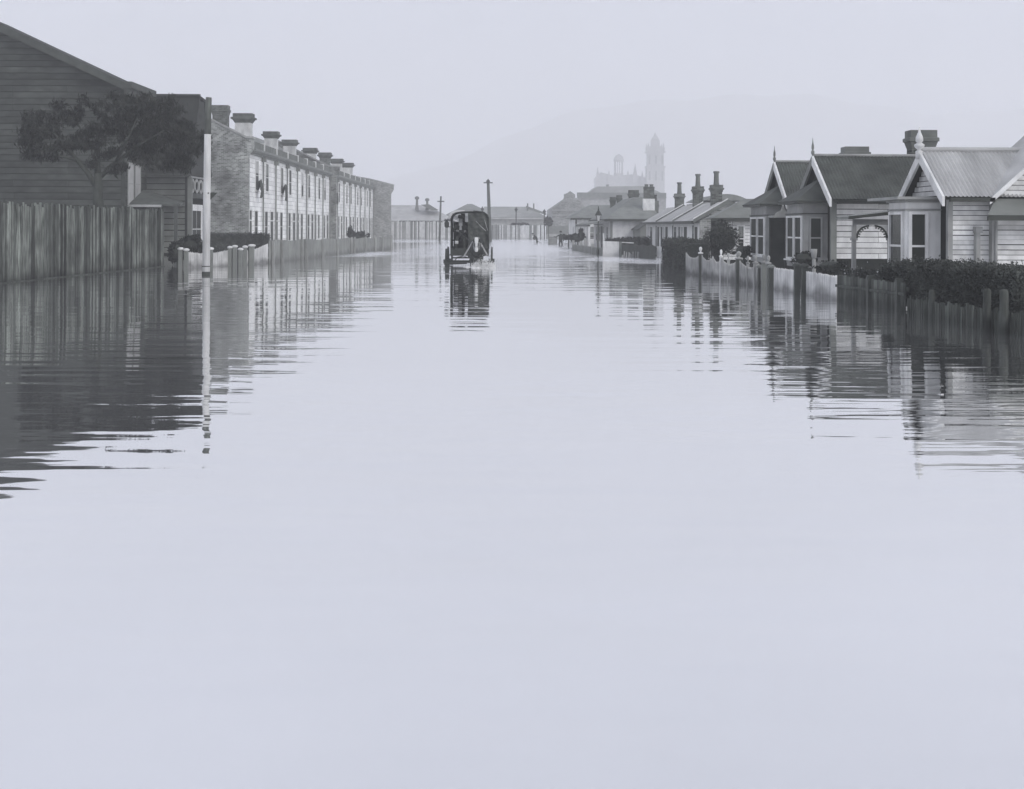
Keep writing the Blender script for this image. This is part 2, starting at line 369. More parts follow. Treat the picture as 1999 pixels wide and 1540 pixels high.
# haze: damp air round the whole street
def make_haze():
    b = MB(); b.box(-1300, 1300, -40, 2300, -2, 245); o = b.build('haze', None) if False else None
    me = bpy.data.meshes.new('haze'); me.from_pydata(b.v, [], b.f)
    m = bpy.data.materials.new('damp_air'); m.use_nodes = True; n = m.node_tree.nodes; n.clear()
    ou = n.new('ShaderNodeOutputMaterial'); v = n.new('ShaderNodeVolumePrincipled')
    v.inputs['Density'].default_value = 0.0013; v.inputs['Color'].default_value = (1.0, 1.0, 1.0, 1); v.inputs['Anisotropy'].default_value = 0.0
    m.node_tree.links.new(v.outputs[0], ou.inputs['Volume']); me.materials.append(m)
    o = bpy.data.objects.new('haze', me); COL.objects.link(o); o['kind'] = 'stuff'
    o['label'] = 'pale damp haze hanging over the flooded street'; o['category'] = 'haze'
make_haze()
# ------------------------------------------------------------------ LEFT: two-storey weatherboard house (gable end to camera)
def house_left_gable():
    Y0, xc = 71.5, X_(242, 71.5)                      # street-side corner
    t = thing('weatherboard_house', 'tall dark weatherboard house with sloping gable roof at the far left', 'house', (xc, Y0, 0))
    zE, slope, half = 9.18, 0.465, 8.0; xr = xc-half; zR = zE+half*slope; dp = 4.4; pit = 0.335
    part(t, 'wall', M_gap, lambda b: (b.box(xc-2*half, xc, Y0, Y0+dp, -0.6, zE), b.prism([(xc-2*half,Y0,zE),(xc,Y0,zE),(xr,Y0,zR)], (0,dp,0))))
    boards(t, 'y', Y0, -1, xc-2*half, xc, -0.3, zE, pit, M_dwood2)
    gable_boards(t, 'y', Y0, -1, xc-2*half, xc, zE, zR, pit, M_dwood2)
    part(t, 'corner_board', M_dwood2, lambda b: b.box(xc-0.15, xc+0.04, Y0-0.07, Y0+0.12, -0.5, zE))
    ov = 0.45; xe, ze = xc+ov, zE-ov*slope+0.2
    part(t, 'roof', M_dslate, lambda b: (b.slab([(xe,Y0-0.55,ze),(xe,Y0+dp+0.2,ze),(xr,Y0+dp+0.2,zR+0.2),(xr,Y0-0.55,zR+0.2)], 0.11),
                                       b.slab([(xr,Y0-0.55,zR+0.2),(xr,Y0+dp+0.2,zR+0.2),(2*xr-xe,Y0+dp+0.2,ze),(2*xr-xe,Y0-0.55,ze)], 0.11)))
    part(t, 'bargeboard', M_dtrim, lambda b: b.prism([(xe,Y0-0.62,ze-0.42),(xe,Y0-0.62,ze-0.0),(xr,Y0-0.62,zR+0.18),(xr,Y0-0.62,zR-0.24)], (0,0.06,0)))
    part(t, 'gutter', M_dtrim, lambda b: (b.box(xe-0.5, xe+0.12, Y0-0.66, Y0+dp, ze-0.18, ze+0.16), b.box(xe-0.3, xe-0.05, Y0-0.6, Y0+dp, ze-0.5, ze-0.181)))
    boards(t, 'x', xc, 1, Y0+0.12, Y0+dp, -0.3, zE-0.1, pit, M_dwood2)
    for a, b_ in ((0.6, 1.6), (2.0, 3.0)):
        window(t, 'x', xc+0.045, 1, Y0+a, Y0+b_, 2.9, 5.0, M_mid, M_blind, 0.09, True, 1, blind=0, proud=0.03)
house_left_gable()

def house_left_second():
    Y0 = 76.2; xc = X_(366, Y0); xl = xc-6.8; k = 1.3; dp = 4.7
    zz = lambda z: 1.7+(z-1.7)*k
    t = thing('weatherboard_house', 'dark roofed weatherboard house with fretwork verandah behind the white pole', 'house', (xc, Y0, 0))
    part(t, 'wall', M_gap, lambda b: b.box(xl, xc, Y0, Y0+dp, -0.6, zz(4.1)))
    boards(t, 'y', Y0, -1, xl, xc, 0.1, zz(4.05), 0.335, mat('dull_grey_boards', 0.19, 0.2, 1.5, 0.8, rnd=0.1))  # even grey board colour, varied at random per board
    part(t, 'corner_board', M_dtrim, lambda b: b.box(xc-0.13, xc+0.08, Y0-0.08, Y0+0.12, -0.5, zz(4.1)))
    yr = Y0+1.6; zr = Z_(325, 186, yr); xv = X_(389, yr); xlo = xl-1.5; ze = zz(3.98)
    part(t, 'roof', M_dslate, lambda b: (b.slab([(xlo,Y0-0.55,ze),(xv,Y0-0.55,ze),(xv,yr,zr),(xlo,yr,zr)], 0.16), b.slab([(xlo,yr,zr),(xv,yr,zr),(xv,Y0+3.1,zr-0.1),(xlo,Y0+3.1,zr-0.1)], 0.16), b.slab([(xlo,Y0+3.1,zr-0.1),(xv,Y0+3.1,zr-0.1),(xv,Y0+5.0,ze),(xlo,Y0+5.0,ze)], 0.16)))
    part(t, 'street_gable', M_dwood, lambda b: b.prism([(xv-0.14,Y0-0.25,ze-0.1),(xv-0.14,Y0+4.7,ze-0.1),(xv-0.14,Y0+3.0,zr-0.3),(xv-0.14,yr+0.05,zr-0.25)], (0.08,0,0)))
    part(t, 'ridge_capping', M_dtrim, lambda b: b.box(xlo, xv+0.02, yr-0.14, yr+0.14, zr-0.05, zr+0.07))
    part(t, 'eave_gutter', M_dtrim, lambda b: b.box(xlo, xv, Y0-0.68, Y0-0.56, ze-0.2, ze-0.03))
    # street front: window, verandah beam and pierced frieze
    window(t, 'x', xc+0.05, 1, Y0+0.9, Y0+3.1, zz(0.7), zz(2.35), M_white, M_tglass, 0.36, True, 1, blind=0, proud=0.04)
    part(t, 'verandah_beam', M_dtrim, lambda b: b.box(xc+0.06, xc+0.28, Y0-0.1, Y0+dp, zz(2.9), zz(3.12)))
    part(t, 'verandah_post', M_grey, lambda b: b.box(xc+0.05, xc+0.30, Y0-0.26, Y0-0.03, -0.5, zz(3.8)))
    part(t, 'verandah_post', M_grey, lambda b: b.box(xc+0.05, xc+0.26, Y0+dp-0.26, Y0+dp, -0.5, zz(3.8)))
    def frieze(b):
        for i in range(4):
            c = Y0+0.6+i*1.08
            for s in range(16):
                a0, a1 = s*math.pi/8, (s+1)*math.pi/8; r0, r1 = 0.31, 0.47
                P = lambda r, a: (c+r*math.cos(a)*1.1, zz(3.45)+r*math.sin(a)*0.9)
                q = [P(r0,a0), P(r1,a0), P(r1,a1), P(r0,a1)]
                b.hexa([(xc+0.10,)+p for p in q]+[(xc+0.16,)+p for p in q])
        b.box(xc+0.08, xc+0.18, Y0-0.02, Y0+dp, zz(3.8), zz(3.88))
    part(t, 'pierced_frieze', M_mid, frieze)
    # lean-to roof on the garden side
    a = at(228, 398, Y0-4.0); b0 = at(352, 398, Y0-4.0); c = at(258, 362, Y0-0.05); d = at(360, 394, Y0-0.05)
    part(t, 'lean_to_roof', M_slate, lambda b: b.slab([(a.x,a.y,a.z),(b0.x,b0.y,b0.z),(d.x,d.y,d.z),(c.x,c.y,c.z),(c.x-2.6,c.y,c.z)], 0.13))
    part(t, 'lean_to_gutter', M_mid, lambda b: b.box(a.x, X_(315, Y0-4), a.y-0.13, a.y, a.z-0.16, a.z-0.03))
    for px in (314, 343):
        part(t, 'lean_to_post', M_dtrim, lambda b, px=px: b.box(X_(px, Y0-3.9)-0.08, X_(px, Y0-3.9)+0.08, Y0-3.95, Y0-3.8, -0.5, a.z-0.1))
house_left_second()

# dark paling fence -------------------------------------------------
def paling_fence_left():
    A, B = wl(-25, 556), wl(319.5, 520)
    t = thing('paling_fence', 'tall dark timber paling fence standing in the water at the left edge', 'fence', (B.x, B.y, 0))
    d = (B-A); L = d.length; d.normalize(); n = int(L/0.165); nrm = Vector((d.y, -d.x, 0))
    if nrm.x < 0: nrm = -nrm
    ang = math.atan2(d.y, d.x); metas = []
    for k in range(5):
        hgt = 2.32+random.uniform(-0.04, 0.04); b = MB()
        b.hexa([(0,-0.012,-0.6),(0.155,-0.012,-0.6),(0.155,0.012,-0.6),(0,0.012,-0.6),(0,-0.012,hgt),(0.155,-0.012,hgt-random.uniform(-0.02,0.03)),(0.155,0.012,hgt),(0,0.012,hgt)])
        me = bpy.data.meshes.new('paling'); me.from_pydata(b.v, [], b.f); me.materials.append(M_paling); metas.append(me)
    for i in range(n):
        p = A + d*(i*L/n) + nrm*random.uniform(0.0, 0.02)
        o = share('paling', random.choice(metas), t, (p.x, p.y, random.uniform(-0.05, 0.05)))
        o.rotation_euler = (0, random.gauss(0, 0.012), ang)
    for z in (0.35, 1.9):
        part(t, 'rail', M_dark, lambda b, z=z: b.prism([A-nrm*0.03+Vector((0,0,z)), A-nrm*0.10+Vector((0,0,z)), A-nrm*0.10+Vector((0,0,z+0.1)), A-nrm*0.03+Vector((0,0,z+0.1))], d*L))
    part(t, 'plinth_board', M_lpaling, lambda b: b.prism([A+nrm*0.02+Vector((0,0,-0.3)), A+nrm*0.06+Vector((0,0,-0.3)), A+nrm*0.06+Vector((0,0,0.03)), A+nrm*0.02+Vector((0,0,0.03))], d*L))
    for k in range(5):
        p = A+d*(L*(k+0.5)/5)-nrm*0.12
        part(t, 'post', M_dark, lambda b, p=p: b.box(p.x-0.07, p.x+0.07, p.y-0.07, p.y+0.07, -0.6, 2.25))
paling_fence_left()

# tree in the garden behind the fence --------------------------------
def big_tree():
    base = at(190, 430, 53.3); base.z = -0.6
    t = thing('garden_tree', 'spreading dark tree behind the tall paling fence at left', 'tree', base)
    Y = 53.3
    def P(px, py, dy=0): return at(px, py, Y+dy)
    part(t, 'trunk', M_bark, lambda b: b.tube([base, P(192,400), P(191,365), P(191,338)], [0.28,0.22,0.19,0.16], 10), smooth=True)
    limbs = [[(190,368),(170,335,-.2),(140,300,-.5),(112,268,-.6),(90,240,-.4)], [(191,342),(190,300,.2),(192,262,.3),(200,225,.4)], [(192,348),(212,330,.2),(238,308,.3),(275,280,.1),(320,255,0)],
             [(150,312,-.4),(120,305,-.8),(85,295,-1)], [(240,306,.3),(280,300,.9),(335,290,1.2)], [(191,300,.2),(165,262,1),(140,225,1.4)], [(225,318,.3),(250,270,-.6),(270,225,-.8)]]
    for i, lm in enumerate(limbs):
        pts = [P(*q) for q in lm]; r0 = 0.13 if i < 3 else 0.07
        part(t, 'limb', M_bark, lambda b, pts=pts, r0=r0: b.tube(pts, [r0*(1-0.8*k/(len(pts)-1)) for k in range(len(pts))], 7), smooth=True)
    b = MB()
    lobes = [(80,300,30,12,-.8),(310,322,40,12,.6),(60,235,22,18,-.6),(285,198,40,14,.2),(60,255,24,20,-1),(330,215,50,22,.9),(380,285,18,40,.6),(175,205,30,12,.6),(105,222,30,14,.2),(335,315,45,18,.9),(275,310,40,18,.6),(95,240,50,32,-.5),(70,275,30,26,-.8),(140,225,52,36,.9),(170,270,60,38,0),(215,230,52,38,.3),(120,285,48,20,-.6),(250,265,58,48,.2),(275,215,48,22,-.4),(310,245,55,46,.4),(300,290,55,36,.9),(350,265,38,50,.6),(355,300,34,36,.8),(225,300,45,14,.2),(372,250,24,26,.5)]
    for _ in range(26):                                  # straggling outer sprays
        an = random.uniform(0, 2*math.pi); lobes.append((222+178*math.cos(an)*random.uniform(0.86, 1.05), 262+68*math.sin(an)*random.uniform(0.8, 1.12), random.uniform(8, 22), random.uniform(6, 16), random.uniform(-1.2, 1.2)))
    for px, py, rx, ry, dy in lobes:
        c = P(px, py, dy); s = Y/F
        for _ in range(max(4, int(rx*ry/88))):
            q = blob_pts(c.x, c.y, c.z, rx*s, max(rx, ry)*s*0.7, ry*s, 0.25)(); cr = random.uniform(0.12, 0.5)
            leaves(b, blob_pts(q.x, q.y, q.z, cr, cr, cr*0.7, 0.1), int(30+110*cr), random.uniform(0.13, 0.30), 1.6, random.uniform(3.5, 6.5))
    b.build('crown', M_leaf, t)
big_tree()

# white pole ----------------------------------------------------------
def white_pole():
    p = wl(402, 536); Y = p.y
    t = thing('telegraph_pole', 'thick pole limewashed white below, standing in the water beside the brick gable', 'pole', (p.x, p.y, 0))
    zc = Z_(404, 262, Y); zt = Z_(406, 190, Y); xt = X_(406, Y); xm = p.x+(xt-p.x)*0.62
    part(t, 'shaft', M_lime, lambda b: b.tube([(p.x,Y,-0.6),(p.x+(xm-p.x)*.5,Y,zc*.5),(xm,Y,zc)], [0.135,0.128,0.118], 14, cap=True), smooth=True)
    part(t, 'bare_top', M_poletop, lambda b: b.tube([(xm,Y,zc+0.002),(xt,Y,zt-0.12),(xt+0.01,Y,zt)], [0.117,0.11,0.10], 14), smooth=True)
    part(t, 'tar_band', M_dark, lambda b: b.tube([(p.x,Y,-0.3),(p.x,Y,0.10)], [0.15,0.142], 14))
    part(t, 'iron_band', M_dtrim, lambda b: b.tube([(p.x,Y,0.27),(p.x,Y,0.30)], 0.139, 14))
    part(t, 'bracket', M_dtrim, lambda b: b.prism([(xm+0.1,Y-0.02,Z_(412,376,Y)),(xm+0.34,Y-0.02,Z_(412,376,Y)),(xm+0.1,Y-0.02,Z_(412,390,Y))], (0,0.06,0)))
    part(t, 'bolt', M_dtrim, lambda b: b.lathe((xm+0.06, Y-0.12, Z_(412,377,Y)), [(0.02,-0.02),(0.03,0),(0.02,0.02)], 8))
white_pole()

# picket fence with mushroom-capped posts (left) ------------------------
def cap_post(t, x, y, z, r=0.085, m=None, capm=None, square=True, ball=False):
    b = MB()
    b.box(x-r, x+r, y-r, y+r, -0.6, z-0.09) if square else b.tube([(x,y,-0.6),(x,y,z-0.09)], r, 10)
    o = b.build('post', m or M_grey, t); c = MB()
    if ball: c.lathe((x,y,z), [(r*0.9,-0.1),(r*1.5,-0.09),(r*1.5,-0.05),(r*0.4,-0.03),(r*0.5,0.0),(r*0.85,0.04),(r*0.95,0.085),(r*0.7,0.13),(r*0.15,0.155)], 12)
    else: c.lathe((x,y,z), [(r*1.05,-0.1),(r*1.6,-0.075),(r*1.7,-0.045),(r*1.35,-0.01),(r*0.6,0.01)], 12)
    c.build('post_cap', capm or M_white, o, smooth=True); return o
def picket_run(t, A, B, zfn, w=0.07, gap=0.035, m=None, z0=-0.55, single=False, pointed=True):
    d = B-A; L = d.length; d.normalize(); n = max(2, int(L/(w+gap))); nr = Vector((d.y,-d.x,0))*0.011
    b = MB(); step = L/n
    for i in range(n):
        p = A+d*(i*step); q = p+d*w; z = zfn((i+0.5)/n)+random.gauss(0, 0.008); mid = p+d*w*0.5
        k = 0.05 if pointed else 0.0
        poly = [Vector((p.x,p.y,z0)), Vector((q.x,q.y,z0)), Vector((q.x,q.y,z-k)), Vector((mid.x,mid.y,z)), Vector((p.x,p.y,z-k))]
        if single: MB().prism([v-nr for v in poly], nr*2).build('paling', m, t)
        else: b.prism([v-nr for v in poly], nr*2)
    if not single: b.build('pickets', m or M_white, t, stuff=True)
    for f in (0.25, 0.78):
        zz = [min(zfn(0.02), zfn(0.5), zfn(0.98))*f]*2
        off = Vector((d.y,-d.x,0)); off = off if off.y > 0 else -off
        part(t, 'rail', m or M_white, lambda b_, zz=zz: b_.prism([A+off*0.03+Vector((0,0,zz[0]-0.04)), A+off*0.07+Vector((0,0,zz[0]-0.04)), A+off*0.07+Vector((0,0,zz[0]+0.04)), A+off*0.03+Vector((0,0,zz[0]+0.04))], d*L))
def fence_left_white():
    A, B, C = wl(356, 524), wl(452, 519), wl(524, 513)
    t = thing('picket_fence', 'white picket fence with mushroom capped posts behind the white pole', 'fence', (A.x, A.y, 0))
    m = M_picket
    picket_run(t, wl(368,523), wl(446,519), lambda f: 0.56+0.09*(2*f-1)**2+0.03*f, 0.06, 0.02, m)
    picket_run(t, wl(497,516), wl(523,513), lambda f: 0.66+0.22*f, 0.06, 0.02, m)
    picket_run(t, wl(472,517), wl(485,516.5), lambda f: 0.62, 0.06, 0.02, m)
    for px, py, top in ((352.5,524,483),(363.5,524,485),(411.5,521,483),(449,519,480.5),(458.5,519,478.5),(469.5,518,484),(478.5,517,479.5),(491.5,516.5,477)):
        p = wl(px, py); cap_post(t, p.x, p.y, Z_(px, top, p.y), 0.075 if px != 491.5 else 0.1, M_grey)
    return t
fence_left_white()
def fence_left_grey():
    A, B = wl(525, 513), wl(766, 484.5)
    t = thing('board_fence', 'low grey board fence along the front gardens of the terrace', 'fence', (A.x, A.y, 0))
    picket_run(t, A, B, lambda f: 1.02-0.18*f+0.03*math.sin(f*40), 0.11, 0.012, mat('silvered_boards', 0.26, 0.22, 4, 0.85, (2,2,.4), dirt=0.3), pointed=False)
    for px in (530,548,587,595,628,657,684,690,712,731,745,762):
        f = (px-525)/(766-525); pz = wl(px, 513-28.5*f)
        part(t, 'post', M_mid, lambda b, pz=pz: b.box(pz.x+0.03, pz.x+0.14, pz.y-0.07, pz.y+0.04, -0.6, 1.0))
fence_left_grey()

# clipped hedge & shrub in the left garden -------------------------------
def box_hedge(name, label, pts, z1, wid, m, n=2600, leaf=0.09, z0=-0.3, cat='hedge', wob=0.06):
    A, B = Vector(pts[0]), Vector(pts[1]); d = B-A; L = d.length; d.normalize(); s = Vector((d.y,-d.x,0))
    t = thing(name, label, cat, (A.x, A.y, 0))
    b = MB(); k = 24
    prof = lambda f: z1(f) if callable(z1) else z1
    for i in range(k):
        f0, f1 = i/k, (i+1)/k; p, q = A+d*L*f0, A+d*L*f1; w0 = wid/2*0.86
        za, zb = prof(f0)-0.07+random.uniform(-wob,wob)*0.5, prof(f1)-0.07+random.uniform(-wob,wob)*0.5
        b.hexa([p-s*w0+Vector((0,0,z0)), q-s*w0+Vector((0,0,z0)), q+s*w0+Vector((0,0,z0)), p+s*w0+Vector((0,0,z0)), p-s*w0*.9+Vector((0,0,za)), q-s*w0*.9+Vector((0,0,zb)), q+s*w0*.9+Vector((0,0,zb)), p+s*w0*.9+Vector((0,0,za))])
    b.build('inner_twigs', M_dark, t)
    c = MB()
    def f():
        u = random.random(); zt = prof(u); q = A+d*L*(u*1.01-0.005); e = random.random(); r = wid/2*random.uniform(0.84, 1.04)
        if e < 0.4: return q+s*r+Vector((0,0,random.uniform(z0, zt)))
        if e < 0.55: return q-s*r+Vector((0,0,random.uniform(z0, zt)))
        if e < 0.7: return (A if random.random() < 0.5 else B)+d*random.gauss(0,0.05)+s*random.uniform(-wid/2,wid/2)+Vector((0,0,random.uniform(z0,zt)))
        return q+s*random.uniform(-wid/2,wid/2)+Vector((0,0,zt+random.gauss(-0.02,wob)))
    leaves(c, f, n, leaf); c.build('foliage', m, t); return t
pa, pb = at(408, 500, 72), at(523, 500, 73)
box_hedge('clipped_hedge', 'long dark clipped hedge in front of the brick gable wall', [(pa.x,pa.y,0),(pb.x,pb.y,0)], lambda f: 1.22-0.03*f, 1.2, M_leaf2, 6000)
def shrub(name, label, px, py, Y, rx, rz, m=None, n=900, leaf=0.12, cat='shrub', ry=None, z0=None, stem=True, group=None, droop=0):
    c = at(px, py, Y); t = thing(name, label, cat, (c.x, c.y, 0), group); ry = ry or rx
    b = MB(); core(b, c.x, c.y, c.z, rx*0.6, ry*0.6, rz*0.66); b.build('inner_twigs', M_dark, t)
    if stem: part(t, 'stem', M_bark, lambda q: q.tube([(c.x,c.y,-0.6),(c.x,c.y,c.z-rz*0.3)], 0.05, 6))
    l_ = MB()
    for _ in range(max(34, n//26)):
        q = blob_pts(c.x, c.y, c.z, rx*0.88, ry*0.88, rz*0.88, 0.62)(); cr = random.uniform(0.14, 0.34)
        leaves(l_, blob_pts(q.x, q.y, q.z, rx*cr, ry*cr, rz*cr, 0.1), 30, leaf*random.uniform(0.6, 1.1), droop)
    l_.build('foliage', m or M_leaf, t); return t
shrub('garden_shrub', 'dark spiky shrub between the white pole and the fretwork verandah', 374, 480, 57.2, 0.7, 0.55, n=900, leaf=0.28)
shrub('garden_shrub', 'small dark shrub behind the mushroom capped gate posts at left', 347, 492, 56.4, 0.45, 0.5, n=500, leaf=0.2)

# ------------------------------------------------------------------ brick and board terrace
TX = -17.94                                            # plane of the street front
def tz(z): return 1.7+(z-1.7)*1.3
def terrace(label, Y0, units, U, ch, near_gable, proj):
    Y1 = Y0+units*U; zE = tz(5.72); dep = 11.2; xr = TX-dep/2; zr = tz(8.2); zp = tz(6.45)
    t = thing('terrace_house_row', label, 'terrace', (TX, Y0, 0), 'two storey terrace along the street')
    part(t, 'wall', M_grey, lambda b: b.box(TX-dep, TX-0.002, Y0+0.32, Y1, -0.6, zE))
    g = 0.46; xo = TX+proj
    part(t, 'fire_wall', M_brick, lambda b: (b.prism([(TX-dep,Y0-0.15,-0.6),(xo+0.05,Y0-0.15,-0.6),(xo+0.05,Y0-0.15,tz(5.55)),(xo+0.38,Y0-0.15,tz(5.85)),(xo+0.38,Y0-0.15,tz(6.42)),(TX-0.13,Y0-0.15,zp),(xr,Y0-0.15,zr+0.45),(TX-dep,Y0-0.15,zp)], (0,g,0))))
    part(t, 'coping', M_mid, lambda b: (b.prism([(xo+0.44,Y0-0.22,tz(6.42)),(TX-0.13,Y0-0.22,zp+0.012),(xr,Y0-0.22,zr+0.465),(xr,Y0-0.22,zr+0.6),(TX-0.1,Y0-0.22,zp+0.14),(xo+0.44,Y0-0.22,tz(6.52))], (0,g+0.13,0))))
    bd = board_mesh('x', 1, Y1-Y0-0.4, 0.35, M_cream, fill=0.93)
    for i in range(20): share('weatherboard', bd, t, (TX, Y0+0.32, -0.05+i*0.347))
    part(t, 'cornice', M_grey, lambda b: (b.box(TX-0.13, TX+0.38, Y0+0.32, Y1, zE, zE+0.1), b.box(TX-0.13, TX+0.48, Y0+0.32, Y1, zE+0.1, zE+0.26), b.box(TX-0.13, TX+0.18, Y0+0.32, Y1, zE-0.16, zE)))
    part(t, 'roof', M_mroof, lambda b: (b.slab([(TX-0.4,Y0+0.13,tz(6.0)),(TX-0.4,Y1,tz(6.0)),(xr,Y1,zr),(xr,Y0+0.13,zr)], 0.13), b.slab([(xr,Y0+0.13,zr),(xr,Y1,zr),(TX-dep-0.26,Y1,tz(5.9)),(TX-dep-0.26,Y0+0.13,tz(5.9))], 0.13)))
    hb_ = U/2; z0 = zE+0.26
    for k in range(units*2):
        ya = Y0+0.32+k*hb_; yb = min(ya+hb_, Y1)
        part(t, 'parapet_panel', M_stackp, lambda b, ya=ya, yb=yb: b.box(TX-0.26, TX+0.06, ya+0.16, yb-0.03, z0, z0+0.6))
        part(t, 'parapet_pier', M_white, lambda b, ya=ya: b.box(TX-0.28, TX+0.13, ya-0.03, ya+0.16, z0, z0+0.7))
    for k in range(units):
        y = Y0+k*U; s = U/5.6; xw = TX+0.046
        for o in (1.6, 3.72):
            window(t, 'x', xw, 1, y+o*s-0.55, y+o*s+0.55, tz(3.72), tz(5.3), M_white, M_tglass, 0.08, True, 0, proud=0.03)
        for o in (1.45, 3.55):
            window(t, 'x', xw, 1, y+o*s-0.55, y+o*s+0.55, tz(0.75), tz(2.5), M_white, M_tglass, 0.08, True, 0, proud=0.03, blind=random.choice((0, 0, 0, 0.4)))
        for o, wd in ((0.32, 0.42), (4.75, 0.62)):
            d_ = MB(); a0, a1 = y+o*s-wd, y+o*s+wd; zt_ = tz(2.52)
            d_.pl('x',xw,1,a0-0.12,a0,-0.3,zt_+0.12,0,0.04).pl('x',xw,1,a1,a1+0.12,-0.3,zt_+0.12,0,0.04).pl('x',xw,1,a0,a1,zt_,zt_+0.12,0,0.04).pl('x',xw,1,a0,a1,tz(1.95),tz(2.02),0,0.035)
            dr = d_.build('door', M_white, t)
            MB().pl('x',xw,1,a0,a1,-0.3,zt_,0.002,0.022).build('door_leaf', M_dtrim, dr)
        for o in (2.62, 5.42):
            part(t, 'downpipe', M_grey, lambda b, o=o: (b.tube([(TX+0.16,y+o*s,-0.4),(TX+0.16,y+o*s,tz(5.35)),(TX+0.28,y+o*s,zE-0.12)], 0.06, 8), b.box(TX+0.06,TX+0.36,y+o*s-0.18,y+o*s+0.18,tz(5.35),zE-0.17)))
    for cx, top, m_ in ch:
        yc = 20.8*F/(VX-cx)
        chimney(t, -20.8, yc, tz(6.2), Z_(cx, top, yc), random.uniform(1.08, 1.34), random.uniform(0.82, 1.0), m_, M_cap, 0, flare=0.24, capf=0.24)
    return t, Y1
M_stackp = mat('parapet_render', 0.17, 0.2, 2, 0.9)
t1, ye = terrace('near half of the pale boarded terrace, starting at the tall brick gable', 94.4, 4, 11.13, [(475,222,M_render),(529,257,M_render),(565,273,M_render),(605,289,M_render)], True, 0.0)
# chimney on the near gable
yc = 94.8; chimney(t1, X_(428, yc), yc+0.4, tz(6.4), Z_(428, 205, yc), 1.05, 0.8, M_stack, M_stack, 0, flare=0.1)
t2, ye2 = terrace('far half of the pale boarded terrace, between the two projecting brick walls', 139.4, 4, 11.7, [(634,298,M_stack),(657,310,M_render),(678,318,M_render)], False, 0.65)
def end_wall():
    Y = ye2+0.05; x1 = X_(763, Y)
    t = thing('brick_end_wall', 'projecting grey brick wall with corbelled top closing the far end of the terrace', 'wall', (x1, Y, 0))
    zt = Z_(745, 360, Y); xa = TX-5.2; t['kind'] = 'thing'
    part(t, 'wall', M_brick2, lambda b: b.prism([(xa,Y,-0.6),(x1,Y,-0.6),(x1,Y,zt-1.3),(x1+0.36,Y,zt-0.7),(x1+0.36,Y,zt-0.13),(TX-0.4,Y,zt+0.7),(xa,Y,zt+1.5)], (0,0.5,0)))
    part(t, 'coping', M_mid, lambda b: b.prism([(x1+0.42,Y-0.05,zt-0.13),(x1+0.42,Y-0.05,zt),(TX-0.4,Y-0.05,zt+0.83),(xa,Y-0.05,zt+1.65),(xa,Y-0.05,zt+1.5),(TX-0.4,Y-0.05,zt+0.7)], (0,0.6,0)))
    part(t, 'lower_wall', M_brick2, lambda b: b.box(x1+0.01, x1+0.6, Y+0.02, Y+0.48, -0.6, 0.7))
end_wall()
def bedding(label, Y, z):
    t = thing('hung_bedding', label, 'bedding', (TX+0.12, Y, z), 'bedding hung from the upper terrace windows')
    b = MB(); x = TX+0.10; n, k = 9, 8
    for j in range(k+1):                                   # a blanket flung over the sill: up from inside, over, and down outside
        f = j/k; zz_ = z+0.55*(1-abs(f-0.35)/0.35)**0.6 if f < 0.7 else z+0.1-(f-0.7)*3.0
        zz_ = z+(0.7*math.sin(min(1, f/0.7)*math.pi*0.8)) - max(0, f-0.55)*2.2
        for i in range(n+1):
            g = i/n; b.v.append(Vector((x+0.32*math.sin(f*math.pi*0.6)+random.uniform(-0.05, 0.05), Y-0.5+g*1.0+random.uniform(-0.05, 0.05), zz_+random.uniform(-0.12, 0.08))))
    for j in range(k):
        for i in range(n): a = j*(n+1)+i; b.f.append((a, a+1, a+n+2, a+n+1))
    b.build('blanket', M_cloth2, t, smooth=True)
M_cloth2 = mat('heavy_blanket', 0.07, 0.5, 5, 0.9, bump=0.5)
bedding('dark bedding hung from the upper terrace window nearest the brick gable', 94.4+1.6*11.13/5.6, tz(3.72))
bedding('dark bedding hung from the third upper terrace window', 94.4+11.13+1.6*11.13/5.6, tz(3.72))
bedding('dark bedding in the first upper window past the middle brick wall', 139.4+1.6*11.7/5.6, tz(3.9))
shrub('garden_shrub', 'dark rounded shrub in front of the far half of the terrace', 700, 462, 118, 1.1, 0.6, n=600, leaf=0.25)
shrub('garden_shrub', 'upright narrow dark shrub near the far shrub of the terrace', 685, 455, 112, 0.35, 0.7, n=300, leaf=0.22)
# ------------------------------------------------------------------ RIGHT: near villa with pale corrugated roof
def finial(t, x, y, z, h, m, r=0.06):
    part(t, 'finial', m, lambda b: b.lathe((x,y,z), [(r*1.2,-0.15),(r*1.2,0.05*h),(r*0.6,0.10*h),(r*1.5,0.22*h),(r*1.6,0.30*h),(r*0.7,0.38*h),(r*1.2,0.45*h),(r*1.1,0.60*h),(r*0.45,0.78*h),(r*0.15,h)], 10), smooth=True)
def street_gable(t, xb, yl, yh, ze, za, barge_m, soffit_m, depth=0.05, wdt=0.2, thick=0.06, far_shade_m=None):
    ym = (yl+yh)/2
    for y0 in (yl, yh):
        bm_ = barge_m if y0 == yl else far_shade_m or barge_m  # far board's colour carries the shade of its underside
        q = [(xb,y0,ze-wdt),(xb,y0,ze+0.02),(xb,ym,za+0.02),(xb,ym,za-wdt*1.25)]
        part(t, 'bargeboard', bm_, lambda b, q=q: b.prism(q, (thick,0,0)))
